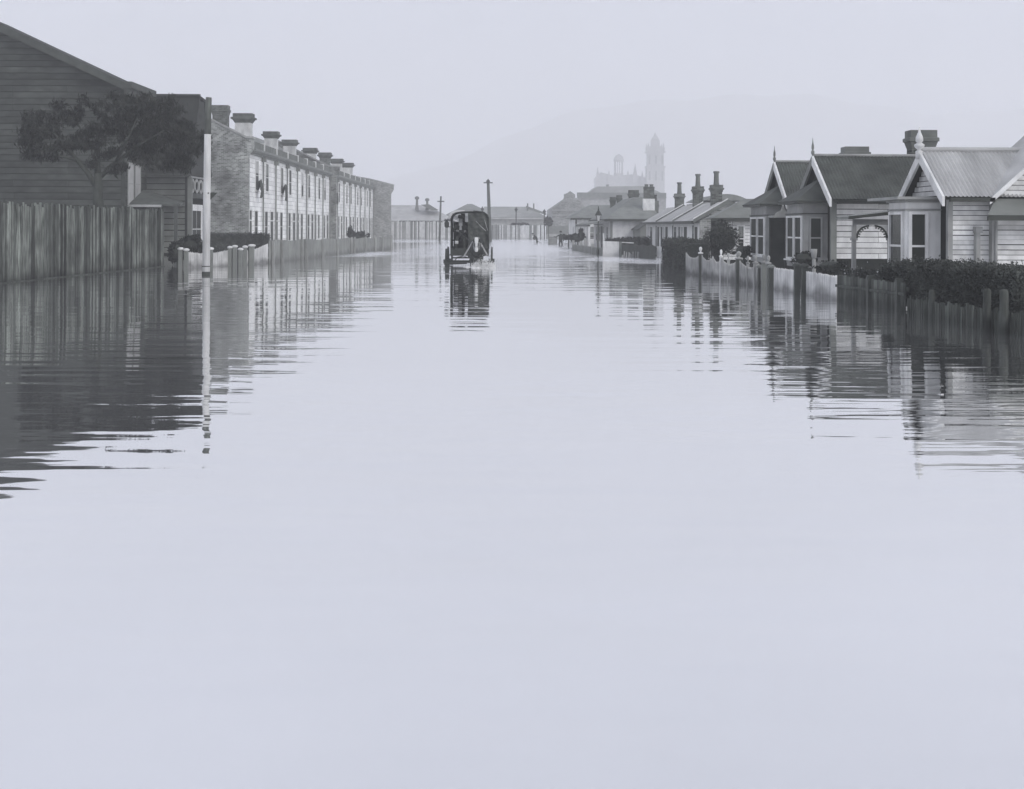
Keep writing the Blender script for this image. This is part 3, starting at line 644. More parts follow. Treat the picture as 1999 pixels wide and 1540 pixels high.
def villa_near():
    yw, xw = 30.3, 10.2
    t = thing('weatherboard_villa', 'pale weatherboard villa with light corrugated roof at the right edge', 'house', (xw, yw, 0))
    ze, za, ym = 2.40, 3.52, 31.7; xr = 17.5
    part(t, 'wall', M_gap, lambda b: (b.box(xw, xr, yw, 33.1, -0.6, ze+0.02), b.prism([(xw,yw,ze),(xw,33.1,ze),(xw,ym,za-0.1)], (xr-xw,0,0))))
    boards(t, 'y', yw, -1, xw, 11.10, 0.1, 2.34, 0.1125, M_board)
    part(t, 'corner_board', M_mid, lambda b: b.box(xw-0.05, xw+0.06, yw-0.06, yw+0.08, -0.5, 2.36))
    # street gable end
    gable_boards(t, 'x', xw, -1, yw+0.15, 33.0, ze+0.06, za-0.15, 0.125, M_board)
    part(t, 'roof', M_tin, lambda b: (b.corr((10.0,30.0,ze+0.02),(xr,30.0,ze+0.02),(10.0,ym,za+0.03),(xr,ym,za+0.03), 0.095, 0.016), b.corr((10.0,33.4,ze+0.02),(xr,33.4,ze+0.02),(10.0,ym,za+0.03),(xr,ym,za+0.03), 0.095, 0.016)))
    part(t, 'roof_lining', M_dtrim, lambda b: (b.slab([(10.02,30.02,ze-0.02),(xr,30.02,ze-0.02),(xr,ym,za-0.01),(10.02,ym,za-0.01)], 0.04), b.slab([(10.02,ym,za-0.01),(xr,ym,za-0.01),(xr,33.38,ze-0.02),(10.02,33.38,ze-0.02)], 0.04)))
    part(t, 'ridge_capping', M_lroof, lambda b: b.tube([(10.0,ym,za+0.05),(xr,ym,za+0.05)], 0.065, 8))
    part(t, 'gutter', M_dtrim, lambda b: b.box(10.1, 11.1, 29.9, 30.02, ze-0.1, ze-0.005))
    street_gable(t, 9.93, 29.98, 33.42, ze, za, M_white, M_dtrim)
    finial(t, 9.95, ym, za-0.02, 0.62, M_white, 0.075)
    # bay window
    bx, b0, b1 = 9.41, 30.9, 32.3
    part(t, 'bay', M_white, lambda b: b.box(bx, xw+0.01, b0, b1, -0.6, 2.36))
    part(t, 'bay_roof', M_mid, lambda b: b.box(bx-0.28, xw+0.02, b0-0.22, b1+0.9, 2.365, 2.43))
    part(t, 'bay_fascia', M_mid, lambda b: (b.box(bx-0.04, xw, b0-0.04, b1+0.04, 2.11, 2.15), b.box(bx-0.06, xw, b0-0.06, b1+0.06, 2.30, 2.36)))
    window(t, 'y', b0, -1, 9.52, 9.83, 0.55, 2.02, M_white, M_tglass, 0.07, True, blind=0)
    window(t, 'x', bx, -1, 31.15, 32.1, 0.55, 2.02, M_white, M_glass, 0.07, True, blind=0)
    # side wing with gable to the camera
    wy, wx0, wx1 = 30.12, 11.12, 15.6; wm = (wx0+wx1)/2; wz = ze+(wm-wx0)*0.92
    part(t, 'wing_wall', M_gap, lambda b: (b.box(wx0, wx1, wy, 31, -0.6, ze), b.prism([(wx0,wy,ze),(wx1,wy,ze),(wm,wy,wz)], (0,1.9,0))))
    boards(t, 'y', wy, -1, wx0, 13.4, 0.1, 2.35, 0.1125, M_board)
    gable_boards(t, 'y', wy, -1, wx0, wx1, 2.35, wz-0.1, 0.1125, M_board)
    part(t, 'wing_corner_board', M_mid, lambda b: b.box(wx0-0.03, wx0+0.09, wy-0.06, wy+0.17, -0.5, 2.36))
    part(t, 'wing_roof', M_tin, lambda b: (b.corr((wx0-0.12,wy-0.18,ze-0.05),(wx0-0.12,32.5,ze-0.05),(wm,wy-0.18,wz+0.06),(wm,32.5,wz+0.06), 0.095, 0.016), b.corr((wx1+0.12,wy-0.18,ze-0.05),(wx1+0.12,32.5,ze-0.05),(wm,wy-0.18,wz+0.06),(wm,32.5,wz+0.06), 0.095, 0.016)))
    part(t, 'wing_bargeboard', M_white, lambda b: b.prism([(wx0-0.14,wy-0.22,ze-0.16),(wx0-0.14,wy-0.22,ze-0.04),(wm,wy-0.22,wz+0.08),(wm,wy-0.22,wz-0.06)], (0,0.04,0)))
    aw = at(1930, 422, wy-0.6)
    part(t, 'window_hood', M_grey, lambda b: b.slab([(aw.x,wy-0.55,2.0),(13.2,wy-0.55,2.0),(13.2,wy-0.03,2.42),(aw.x+0.38,wy-0.03,2.42)], 0.05))
    part(t, 'hood_fascia', M_dtrim, lambda b: b.box(aw.x, 13.2, wy-0.57, wy-0.51, 1.88, 1.99))
    part(t, 'downpipe', M_mid, lambda b: (b.tube([(11.17,wy-0.08,-0.3),(11.17,wy-0.08,1.85)], 0.03, 8)))
    # timber flue on the side wall
    part(t, 'wall_flue', M_mid, lambda b: (b.box(X_(1903,30.2), X_(1911,30.2), 30.1, 30.26, 0.0, 1.66), b.box(X_(1901,30.2), X_(1914,30.2), 30.06, 30.26, 1.6, 1.74)))
    # side porch with bracketed arch
    py_, xa, xb = 34.5, X_(1667, 34.5), X_(1737, 34.5)
    zb = 1.93
    part(t, 'porch_beam', M_mid, lambda b: b.box(xa-0.03, xb, py_-0.04, py_+0.04, zb-0.15, zb))
    part(t, 'porch_roof', M_grey, lambda b: b.slab([(xa-0.16,py_-0.2,zb+0.06),(xb+0.2,py_-0.2,zb+0.24),(xb+0.2,py_+1.2,zb+0.24),(xa-0.16,py_+1.2,zb+0.06)], 0.07))
    part(t, 'porch_gutter', M_dtrim, lambda b: b.prism([(xa-0.2,py_-0.28,zb),(xa-0.2,py_-0.28,zb+0.07),(xb+0.05,py_-0.28,zb+0.20),(xb+0.05,py_-0.28,zb+0.12)], (0,0.07,0)))
    for x in (xa, xb):
        part(t, 'porch_post', M_mid, lambda b, x=x: (b.box(x-0.05, x+0.05, py_-0.05, py_+0.05, -0.5, zb-0.15), b.box(x-0.08, x+0.08, py_-0.08, py_+0.08, 1.38, 1.44)))
    part(t, 'porch_post', M_white, lambda b: b.box(xb+0.07, xb+0.15, py_-0.3, py_-0.2, -0.5, zb+0.05))
    for s, x in ((1, xa+0.05), (-1, xb-0.05)):
        def br(b, s=s, x=x):
            N = 8; R = 0.34
            for i in range(N):
                a0, a1 = i/N*math.pi/2, (i+1)/N*math.pi/2
                p = lambda r, a: (x+s*(R-r*math.cos(a)), zb-0.15-R+r*math.sin(a))
                q = [p(R,a0), p(R,a1), p(R*0.86,a1), p(R*0.86,a0)]
                b.hexa([(u, py_-0.02, v) for u, v in q]+[(u, py_+0.02, v) for u, v in q])
            for i in range(6):
                a = (i+0.5)/6*math.pi/2; c = (x+s*(R-R*0.78*math.cos(a)), zb-0.15-R+R*0.78*math.sin(a))
                b.box(c[0]-0.02, c[0]+0.02, py_-0.015, py_+0.015, c[1]-0.02, c[1]+0.02)
        part(t, 'bracket', M_dtrim, br)
        part(t, 'spandrel', M_white, lambda b, s=s, x=x: b.prism([(x,py_-0.012,zb-0.16),(x+s*0.32,py_-0.012,zb-0.16),(x+s*0.12,py_-0.012,zb-0.22),(x+s*0.035,py_-0.012,zb-0.30),(x,py_-0.012,zb-0.42)], (0,0.024,0)))
villa_near()

# ------------------------------------------------------------------ RIGHT: dark-roofed double-gabled villa
def villa_far():
    yw, xw, xr = 42.2, 10.5, 18.5; y9 = 52.1
    t = thing('weatherboard_villa', 'double gabled villa with dark roof, two bay windows and tall finials', 'house', (xw, yw, 0))
    ze = 2.6; zf = 0.72
    g2 = (41.45, 46.3, 4.06); g1 = (47.7, 52.35, 4.16)
    part(t, 'wall', M_gap, lambda b: (b.box(xw, xr, yw, y9, zf, ze), b.prism([(xw,42,ze),(xw,46,ze),(xw,43.87,g2[2]-0.1)], (6,0,0)), b.prism([(xw,48,ze),(xw,52,ze),(xw,50,g1[2]-0.1)], (6,0,0))))
    part(t, 'subfloor_shade', M_dark, lambda b: b.box(xw+0.3, xr, yw+0.35, y9, -0.6, zf-0.002))  # dark block stands in for the shade of the open subfloor
    boards(t, 'y', yw, -1, xw+0.12, xr, zf, ze-0.12, 0.184, M_board)
    part(t, 'corner_board', M_grey, lambda b: b.box(xw-0.06, xw+0.12, yw-0.07, yw+0.1, 0.3, ze))
    part(t, 'eave_fascia', M_dtrim, lambda b: (b.box(xw+0.05, xr, yw-0.62, yw-0.54, ze-0.14, ze+0.03), b.box(xw+0.05, xr, yw-0.54, yw-0.03, ze-0.10, ze-0.04)))
    rx = xr
    for gy0, gy1, gz in (g2, g1):
        ym = (gy0+gy1)/2
        part(t, 'roof', M_slate, lambda b: (b.corr((10.32,gy0,ze),(rx,gy0,ze),(10.32,ym,gz),(rx,ym,gz), 0.11, 0.018), b.corr((10.32,gy1,ze),(rx,gy1,ze),(10.32,ym,gz),(rx,ym,gz), 0.11, 0.018)))
        part(t, 'roof_lining', M_dark, lambda b: (b.slab([(10.34,gy0+.03,ze-.04),(rx,gy0+.03,ze-.04),(rx,ym,gz-.05),(10.34,ym,gz-.05)], 0.03), b.slab([(10.34,ym,gz-.05),(rx,ym,gz-.05),(rx,gy1-.03,ze-.04),(10.34,gy1-.03,ze-.04)], 0.03)))
        part(t, 'ridge_capping', M_mid, lambda b: b.tube([(10.3,ym,gz+0.03),(rx,ym,gz+0.03)], 0.05, 8))
        street_gable(t, 10.22, gy0, gy1, ze, gz, M_white, M_dtrim, wdt=0.24, thick=0.07, far_shade_m=M_grey)
        finial(t, 10.26, ym, gz-0.05, 0.66, M_grey, 0.036)
        part(t, 'gable_face', M_dwood2, lambda b: b.prism([(xw-0.03,gy0+0.4,ze),(xw-0.03,gy1-0.4,ze),(xw-0.03,ym,gz-0.25)], (0.028,0,0)))
    for bx, b0, b1, ym in ((9.71, 42.8, 45.2, 43.87), (9.66, 48.6, 51.5, 50.05)):
        part(t, 'bay', M_mid, lambda b: b.box(bx, xw+0.01, b0, b1, zf-0.3, ze-0.05))
        part(t, 'bay_cornice', M_dtrim, lambda b: (b.box(bx-0.26, xw-0.04, b0-0.26, b1+0.26, ze-0.12, ze-0.03), b.box(bx-0.05, xw, b0-0.05, b1+0.05, 2.14, 2.17)))
        za = 3.28
        part(t, 'bay_roof', M_slate, lambda b: (b.slab([(bx-0.28,b0-0.28,ze-0.03),(bx-0.28,b1+0.28,ze-0.03),(xw-0.05,ym+0.25,za),(xw-0.05,ym-0.25,za)], 0.04), b.slab([(xw-0.05,b0-0.28,ze-0.03),(bx-0.28,b0-0.28,ze-0.03),(xw-0.05,ym-0.25,za)], 0.04), b.slab([(bx-0.28,b1+0.28,ze-0.03),(xw-0.05,b1+0.28,ze-0.03),(xw-0.05,ym+0.25,za)], 0.04)))
        n2 = (b1-b0)
        for f0, f1 in ((0.06, 0.46), (0.54, 0.94)):
            window(t, 'x', bx, -1, b0+n2*f0, b0+n2*f1, zf, 2.03, M_white, M_tglass, 0.06, True, blind=0.0)
    window(t, 'y', 42.8, -1, 9.95, 10.27, 0.75, 2.0, M_mid, M_tglass, 0.05, True, blind=0)
    # entrance on the side of the far bay, with a small pediment
    x0, x1 = X_(1504, 48.6), X_(1531, 48.6)
    d_ = part(t, 'door', M_dtrim, lambda b: (b.pl('y',48.6,-1,x0-0.05,x0,-0.1,1.95,0,0.08), b.pl('y',48.6,-1,x1,x1+0.05,-0.1,1.95,0,0.08), b.pl('y',48.6,-1,x0-0.05,x1+0.05,1.95,2.05,0,0.10)))
    part(d_, 'door_leaf', M_dark, lambda b: b.pl('y',48.6,-1,x0,x1,-0.1,1.95,0.002,0.02))
    part(t, 'porch_pediment', M_mid, lambda b: (b.box(x0-0.1, x1+0.08, 47.6, 48.59, 2.06, 2.14), b.prism([(x0-0.05,47.62,2.14),(x1+0.02,47.62,2.14),(x1+0.0,47.62,2.24),((x0+x1)/2+0.08,47.62,2.30),((x0+x1)/2,47.62,2.52),((x0+x1)/2-0.08,47.62,2.30),(x0+0.02,47.62,2.24)], (0,0.06,0))))
    finial(t, (x0+x1)/2, 47.65, 2.50, 0.42, M_mid, 0.03)
    part(t, 'porch_valance', M_dark, lambda b: [b.prism([(x0+i*0.045,47.7,2.05),(x0+i*0.045+0.035,47.7,2.05),(x0+i*0.045+0.017,47.7,1.85)], (0,0.02,0)) for i in range(int((x1-x0)/0.045))])
    chimney(t, X_(1668, 48.2), 48.2, 3.0, Z_(1668, 287, 48.2), 0.74, 0.6, M_stack, M_grey, 0, flare=0.15)
    chimney(t, X_(1797, 44.6), 44.6, 2.9, Z_(1797, 255, 44.6), 0.76, 0.6, M_stack, M_stackp, 0, flare=0.15)
villa_far()

# ------------------------------------------------------------------ RIGHT: front fences
def fence_scalloped():
    A, B = wl(1338, 533), wl(1510, 564.5)
    t = thing('picket_fence', 'white scalloped picket fence with ball topped posts beside the round bush', 'fence', (A.x, A.y, 0))
    spans = [(1339,1366),(1370,1392),(1392,1408),(1408,1440),(1444,1482),(1482,1487)]
    yl = lambda px: 533+(px-1338)*31.5/172
    for a, b_ in spans:
        zt = lambda f, a=a, b_=b_: Z_(a+(b_-a)*f, 499.5+(a+(b_-a)*f-1338)*0.165, wl(a+(b_-a)*f, yl(a+(b_-a)*f)).y)+0.17*(abs(2*f-1)**2.2)-0.02
        picket_run(t, wl(a, yl(a)), wl(b_, yl(b_)), zt, 0.055, 0.025, M_picket2)
    for px, top, r, m in ((1367.5,485,0.06,M_dtrim),(1407.5,491,0.045,M_white),(1422,498,0.04,M_mid),(1442,495,0.085,M_dtrim),(1460,504,0.04,M_mid),(1474.5,503,0.055,M_mid),(1491,502,0.06,M_grey),(1500,504,0.055,M_grey)):
        p = wl(px, yl(px)); cap_post(t, p.x, p.y, Z_(px, top+5, p.y), r, m, M_white if px < 1410 else M_mid, True, True)
    for px in (1484, 1505):
        p = wl(px, yl(px)); cap_post(t, p.x, p.y, Z_(px, 517, p.y), 0.065, M_dtrim, M_grey, True)
fence_scalloped()
def fence_white_low():
    A, B = wl(1511, 564.5), wl(1634, 586)
    t = thing('picket_fence', 'plain low white picket fence in front of the double gabled villa', 'fence', (A.x, A.y, 0))
    picket_run(t, wl(1511,564.5), wl(1551,571.5), lambda f: 0.60, 0.06, 0.012, M_picket)
    picket_run(t, wl(1567,574), wl(1634,586), lambda f: 0.60-0.03*f, 0.06, 0.012, M_picket)
    for px, py in ((1555.5, 573), (1570, 575)):
        p = wl(px, py); cap_post(t, p.x, p.y, 0.78, 0.07, M_dtrim, M_dtrim, True)
fence_white_low()
def fence_dark_low():
    A, B = wl(1635, 586.5), wl(1768, 608)
    t = thing('paling_fence', 'low dark weathered paling fence below the bracketed porch', 'fence', (A.x, A.y, 0))
    picket_run(t, A, B, lambda f: 0.60-0.03*f+random.uniform(-0.02,0.02), 0.082, 0.012, M_lpaling, single=True, pointed=False)
    d = (B-A).normalized(); off = Vector((-d.y, d.x, 0)); off = off if off.y < 0 else -off
    part(t, 'rail', M_lpaling, lambda b: b.prism([A+off*0.02+Vector((0,0,0.32)), A+off*0.06+Vector((0,0,0.32)), A+off*0.06+Vector((0,0,0.38)), A+off*0.02+Vector((0,0,0.38))], B-A))
    for px, py in ((1699, 597), (1755, 606)):
        p = wl(px, py); part(t, 'post', M_dtrim, lambda b, p=p: b.box(p.x-0.07, p.x+0.07, p.y-0.07, p.y+0.07, -0.6, 0.66))
fence_dark_low()
def fence_edge():
    A, B = wl(1772, 616), wl(2010, 658)
    t = thing('paling_fence', 'dark paling fence with tall posts swallowed by the big hedge', 'fence', (A.x, A.y, 0))
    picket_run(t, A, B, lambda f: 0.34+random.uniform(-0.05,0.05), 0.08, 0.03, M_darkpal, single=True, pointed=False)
    for px, py, z, r in ((1817,624,0.56,0.06),(1924,645,0.70,0.07),(1957,651,0.72,0.075)):
        p = wl(px, py); b = MB(); b.tube([(p.x,p.y-0.06,-0.6),(p.x,p.y-0.06,z-0.04),(p.x,p.y-0.06,z)], [r,r*0.95,r*0.6], 10); b.build('post', M_lpaling if px > 1900 else M_dtrim, t, smooth=True)
    q = wl(1942, 643); part(t, 'rail', M_lpaling, lambda b: b.box(q.x-0.2, q.x+0.15, q.y-0.16, q.y-0.1, 0.22, 0.28))
fence_edge()
pa, pb = wl(1762, 596), wl(2030, 640)
box_hedge('overgrown_hedge', 'large overgrown dark hedge hanging over the fence at the right edge', [(pa.x+0.05,pa.y-0.1,0),(pb.x+0.10,pb.y,0)], lambda f: 0.93+0.02*math.sin(f*17)-0.10*max(0, 0.1-f)*8+0.02*math.sin(f*41), 1.1, M_leaf2, 40000, 0.065, 0.12, wob=0.06)
pa, pb = wl(1640, 574), wl(1762, 592)
def low_plants():
    t = thing('garden_plants', 'low leafy flowering plants growing over the dark paling fence top', 'plants', (pa.x, pa.y, 0)); t['kind'] = 'stuff'
    b = MB()
    def f():
        u = random.random(); p = pa.lerp(pb, u); return Vector((p.x+0.25+random.uniform(-0.2,0.35), p.y+random.uniform(-0.1,0.3), 0.52+random.gauss(0,0.05)+0.05*math.sin(u*23)))
    leaves(b, f, 5200, 0.055); b.build('foliage', M_leaf2, t)
    c = MB()
    leaves(c, lambda: f()+Vector((-0.05,-0.05,0.06)), 60, 0.04, asp=1.2); c.build('blossom', M_white, t)
low_plants()
shrub('garden_shrub', 'dark garden shrub below the near bay of the double gabled villa', 1572, 505, 39, 0.45, 0.28, n=700, leaf=0.08)
shrub('garden_shrub', 'dark shrub in the shade beneath the villa side wall', 1625, 520, 37, 0.6, 0.22, n=700, leaf=0.08)
def garden_urn():
    c = at(1589, 505, 38.0)
    t = thing('garden_urn', 'pale pedestal urn among the shrubs before the villa', 'urn', (c.x, c.y, -0.6))
    part(t, 'pedestal', M_mid, lambda b: b.lathe((c.x,c.y,0), [(0.07,-0.6),(0.05,c.z-0.05),(0.04,c.z)], 10))
    part(t, 'bowl', M_mid, lambda b: b.lathe((c.x,c.y,c.z), [(0.04,0),(0.07,0.05),(0.085,0.17),(0.09,0.28)], 12), smooth=True)
garden_urn()
# hedge and round bush beyond the scalloped fence
pa, pb = wl(1290, 513), wl(1338, 527)
box_hedge('clipped_hedge', 'square clipped hedge at the end of the scalloped white fence', [(pa.x+0.55,pa.y,0),(pb.x+0.5,pb.y,0)], lambda f: 1.12, 1.0, M_leaf2, 7000, 0.10)
shrub('round_bush', 'big round dark bush in front of the brick cottage gable', 1410, 466, 54.5, 0.86, 0.82, M_leaf2, 4200, 0.09, 'bush')
shrub('round_bush', 'darker small bush at the foot of the big round bush', 1452, 492, 50.5, 0.45, 0.35, M_leaf, 900, 0.08, 'bush')
shrub('round_bush', 'pointed dark bush top rising above the big round bush', 1404, 444, 55.6, 0.42, 0.42, M_leaf, 900, 0.09, 'bush')

# ------------------------------------------------------------------ RIGHT: row of cottages with three tall chimneys
def cottages():
    x0 = 10.35; y0 = x0*F/(1366-VX); y1 = x0*F/(1262-VX); ze = 2.06; n = 3; U = (y1-y0)/n
    xr = X_(1420, y0); zr = Z_(1420, 393, y0); xb = X_(1470, y0)
    t = thing('cottage_row', 'row of three low cottages with pale stepped roofs and tall chimneys', 'cottages', (x0, y0, 0))
    part(t, 'wall', M_mid, lambda b: b.box(x0, xb, y0+0.1, y1, -0.6, ze))
    part(t, 'gable_wall', M_brick2, lambda b: b.prism([(x0,y0,-0.6),(xb,y0,-0.6),(xb,y0,ze+0.15),(xr,y0,zr-0.1),(x0,y0,ze)], (0,0.098,0)))
    for k in range(n):
        ya, yb = y0+k*U, y0+(k+1)*U
        part(t, 'roof', M_lroof, lambda b: (b.corr((x0-0.3,ya+0.15,ze-0.04),(x0-0.3,yb-0.2,ze-0.04),(xr,ya+0.15,zr),(xr,yb-0.2,zr), 0.16, 0.02), b.slab([(xr,ya,zr-0.02),(xr,yb,zr-0.02),(xb+0.2,yb,ze),(xb+0.2,ya,ze)], 0.05)))
        part(t, 'party_wall', M_stackp, lambda b: b.prism([(x0-0.34,ya-0.16,ze-0.12),(x0-0.34,ya-0.16,ze+0.06),(xr,ya-0.16,zr+0.10),(xr+0.7,ya-0.16,zr-0.18),(xr+0.7,ya-0.16,zr-0.4),(xr,ya-0.16,zr-0.15)], (0,0.14,0)))
        part(t, 'party_wall_coping', M_white, lambda b: b.prism([(x0-0.34,ya-0.18,ze+0.061),(x0-0.34,ya-0.18,ze+0.12),(xr,ya-0.18,zr+0.16),(xr,ya-0.18,zr+0.101)], (0,0.18,0)))
        part(t, 'gutter', M_dtrim, lambda b: b.box(x0-0.42, x0-0.301, ya, yb-0.02, ze-0.18, ze-0.02))
        part(t, 'front_panel', M_white, lambda b: b.pl('x',x0,-1,ya+0.1,yb-0.1,-0.5,ze-0.15,0.0,0.03))
        for o, wd in ((0.12,0.065),(0.25,0.04),(0.60,0.075),(0.77,0.045),(0.9,0.055)):
            window(t, 'x', x0-0.03, -1, ya+U*(o-wd), ya+U*(o+wd), 0.45 if o not in (0.25,0.78) else 0.0, 1.72 if o not in (0.25,0.78) else 1.8, M_white, M_tglass, 0.07, False, name='window', sill=False, proud=0.022)
    for cx, top, bot in ((1326,378,404),(1362,364,402),(1398,361,401)):
        yc = 11.75*F/(cx-VX); o = chimney(t, 11.75, yc, Z_(cx, bot+10, yc), Z_(cx, top, yc), 0.55, 0.6, M_stack, M_stack, 1, M_stackp, 0.75, 0.16, steps=True)
cottages()
def cottage_mid():
    Y = 62.0; xl, xr = X_(1404, Y), X_(1520, Y); ze = Z_(1430, 425, Y)
    t = thing('weatherboard_cottage', 'small hip roofed cottage half hidden behind the round bush', 'house', (xl, Y, 0))
    part(t, 'wall', M_gap, lambda b: b.box(xl, xr, Y, Y+2.4, -0.6, ze))
    boards(t, 'y', Y, -1, xl, xr, 0.2, ze-0.02, 0.165, M_board, joined=True)
    zr = Z_(1465, 388, Y+1.2); rx = X_(1452, Y+1.2)
    part(t, 'roof', M_mroof, lambda b: (b.slab([(xl-0.35,Y-0.35,ze),(xr,Y-0.35,ze),(xr,Y+1.2,zr),(rx,Y+1.2,zr)], 0.06), b.slab([(xl-0.2,Y+2.7,ze),(xl-0.35,Y-0.35,ze),(rx,Y+1.2,zr)], 0.06), b.slab([(xr,Y+2.7,ze),(xl-0.2,Y+2.7,ze),(rx,Y+1.2,zr),(xr,Y+1.2,zr)], 0.06)))
    part(t, 'gutter', M_dtrim, lambda b: b.box(xl-0.42, xr, Y-0.45, Y-0.352, ze-0.17, ze-0.03))
    window(t, 'y', Y-0.03, -1, X_(1441,Y), X_(1451,Y), 0.6, 1.75, M_white, M_glass, 0.07, True)
cottage_mid()
def bow_shed():
    Y = 112; xa, xb = X_(1376, Y), X_(1462, Y)
    t = thing('bow_roofed_shed', 'distant grey shed with rounded roof behind the cottage chimneys', 'shed', (xa, Y, 0))
    z0, z1 = Z_(1420, 397, Y), Z_(1420, 378.5, Y); pts = []
    for i in range(13):
        f = i/12; pts.append((xa+(xb-xa)*f, Y, z0+(z1-z0)*(math.sin(math.pi*(0.06+f*0.88))**0.7)))
    part(t, 'roof', M_mroof, lambda b: b.prism(pts, (0,12,0)))
    part(t, 'wall', M_mid, lambda b: b.box(xa+0.1, xb-0.1, Y+0.2, Y+11.8, -0.6, z0+0.1))
bow_shed()

# ------------------------------------------------------------------ RIGHT: far cottages
def cottage_far():
    Y = 105.0; xl, xr = X_(1192, Y), X_(1275, Y); ze = 2.34; L = 19
    t = thing('weatherboard_cottage', 'pale hip roofed cottage with verandah behind the street lamp', 'house', (xl, Y, 0))
    part(t, 'wall', M_white, lambda b: b.box(xl, xr, Y, Y+L, -0.6, ze))
    boards(t, 'y', Y, -1, xl+0.15, xr, 0.5, ze-0.02, 0.2, M_white, joined=True)
    part(t, 'corner_board', M_grey, lambda b: b.box(xl-0.03, xl+0.15, Y-0.05, Y+0.1, -0.4, ze))
    zr = Z_(1245, 385, Y+5); xm = X_(1236, Y+5)
    part(t, 'roof', M_mroof, lambda b: (b.slab([(xl-0.4,Y-0.4,ze),(xr+0.6,Y-0.4,ze),(xr,Y+5,zr),(xm,Y+5,zr)], 0.06), b.slab([(xl-0.4,Y+L+0.3,ze),(xl-0.4,Y-0.4,ze),(xm,Y+5,zr),(xm,Y+L-4,zr)], 0.06), b.slab([(xr+0.6,Y+L,ze),(xl-0.4,Y+L+0.3,ze),(xm,Y+L-4,zr),(xr,Y+L-4,zr)], 0.06)))
    part(t, 'gutter', M_dtrim, lambda b: (b.box(xl-0.5, xr+0.6, Y-0.5, Y-0.402, ze-0.2, ze-0.03), b.box(xl-0.5, xl-0.402, Y-0.5, Y+L, ze-0.2, ze-0.03)))
    # verandah along the street front
    part(t, 'verandah_roof', M_mroof, lambda b: b.slab([(xl-1.7,Y+0.3,1.95),(xl-1.7,Y+L,1.95),(xl-0.1,Y+L,2.3),(xl-0.1,Y+0.3,2.3)], 0.08))
    part(t, 'verandah_beam', M_dtrim, lambda b: b.box(xl-1.72, xl-1.6, Y+0.3, Y+L, 1.74, 1.86))
    for k in range(7):
        yy = Y+0.35+k*3.05; part(t, 'verandah_post', M_white, lambda b, yy=yy: b.box(xl-1.7, xl-1.58, yy, yy+0.12, -0.5, 1.76))
    for o in (2.5, 6.5, 10.5, 14.5):
        window(t, 'x', xl, -1, Y+o, Y+o+1.3, 0.5, 1.7, M_white, M_tglass, 0.14, True, proud=0.03)
    part(t, 'door', M_dtrim, lambda b: b.pl('x',xl,-1,Y+8.4,Y+9.6,-0.4,1.75,0.002,0.05))
    chimney(t, X_(1266, 107), 107, Z_(1266,414,107), Z_(1266,388,107), 0.92, 0.7, M_white, M_white, 0, flare=0.0, name='chimney_base')
    chimney(t, X_(1266.5, 107.01), 107.01, Z_(1266,388,107)+0.002, Z_(1266,365,107), 0.80, 0.62, M_stack, M_stack, 2, M_stackp, 0.22, 0.04, steps=False)
    chimney(t, X_(1289.5, 104), 107.5, 1.2, Z_(1289, 392, 107.5), 0.45, 0.45, M_stack, M_stackp, 1, M_stack, 0.5, 0.1)
    chimney(t, X_(1236.5, 118), 118, 2.4, Z_(1236, 371, 118), 0.78, 0.6, M_white, M_cap, 0, flare=0.14)
    chimney(t, X_(1208.5, 122), 122, 2.4, Z_(1208, 381, 122), 0.42, 0.5, M_stack, M_cap, 0, flare=0.16)
    chimney(t, X_(1196, 120), 120, 2.4, Z_(1196, 384.5, 120), 0.46, 0.5, M_stackp, M_cap, 0, flare=0.14)
    # lean-to shed beside it
    s0, s1 = X_(1249, 100), X_(1266, 100)
    part(t, 'side_shed', M_grey, lambda b: b.prism([(s0,100,-0.6),(s1,100,-0.6),(s1,100,Z_(1266,435,100)),(s0,100,Z_(1249,447,100))], (0,4.9,0)))
    part(t, 'side_shed_roof', M_dtrim, lambda b: b.slab([(s0-0.2,99.8,Z_(1248,448,100)),(s1,99.8,Z_(1266,434,100)+0.05),(s1,104.9,Z_(1266,434,100)+0.05),(s0-0.2,104.9,Z_(1248,448,100))], 0.06))
cottage_far()
def cottage_farther():
    Y = 134.0; xl, xr = X_(1124, Y), X_(1176, Y); ze = Z_(1120, 425, Y); L = 14
    t = thing('weatherboard_cottage', 'farthest pale cottage with low hip roof at the street bend', 'house', (xl, Y, 0))
    part(t, 'wall', M_white, lambda b: b.box(xl, xr, Y, Y+L, -0.6, ze))
    boards(t, 'y', Y, -1, xl, xr, 0.4, ze-0.02, 0.22, M_white, joined=True)
    part(t, 'corner_board', M_dtrim, lambda b: b.box(xl-0.04, xl+0.1, Y-0.05, Y+0.1, -0.4, ze))
    zr = Z_(1165, 400, Y+5)
    part(t, 'roof', M_mroof, lambda b: (b.slab([(xl-0.45,Y-0.4,ze),(xr+2,Y-0.4,ze),(xr+2,Y+5,zr),(xl+1.9,Y+5,zr)], 0.06), b.slab([(xl-0.45,Y+L+0.3,ze),(xl-0.45,Y-0.4,ze),(xl+1.9,Y+5,zr),(xl+1.9,Y+L-4,zr)], 0.06)))
    part(t, 'gutter', M_dtrim, lambda b: b.box(xl-0.55, xr+0.3, Y-0.5, Y-0.402, ze-0.2, ze-0.03))
    part(t, 'skylight', M_white, lambda b: b.slab([at(1152,420,Y+1.5),at(1166,420,Y+1.5),at(1170,413.5,Y+2.8),at(1158,413.5,Y+2.8)], 0.05))
    window(t, 'x', xl, -1, Y+3, Y+4.6, 0.5, 1.7, M_white, M_glass, 0.14)
    window(t, 'y', Y-0.03, -1, X_(1150,Y), X_(1160,Y), 0.5, 1.7, M_white, M_glass, 0.12)
cottage_farther()
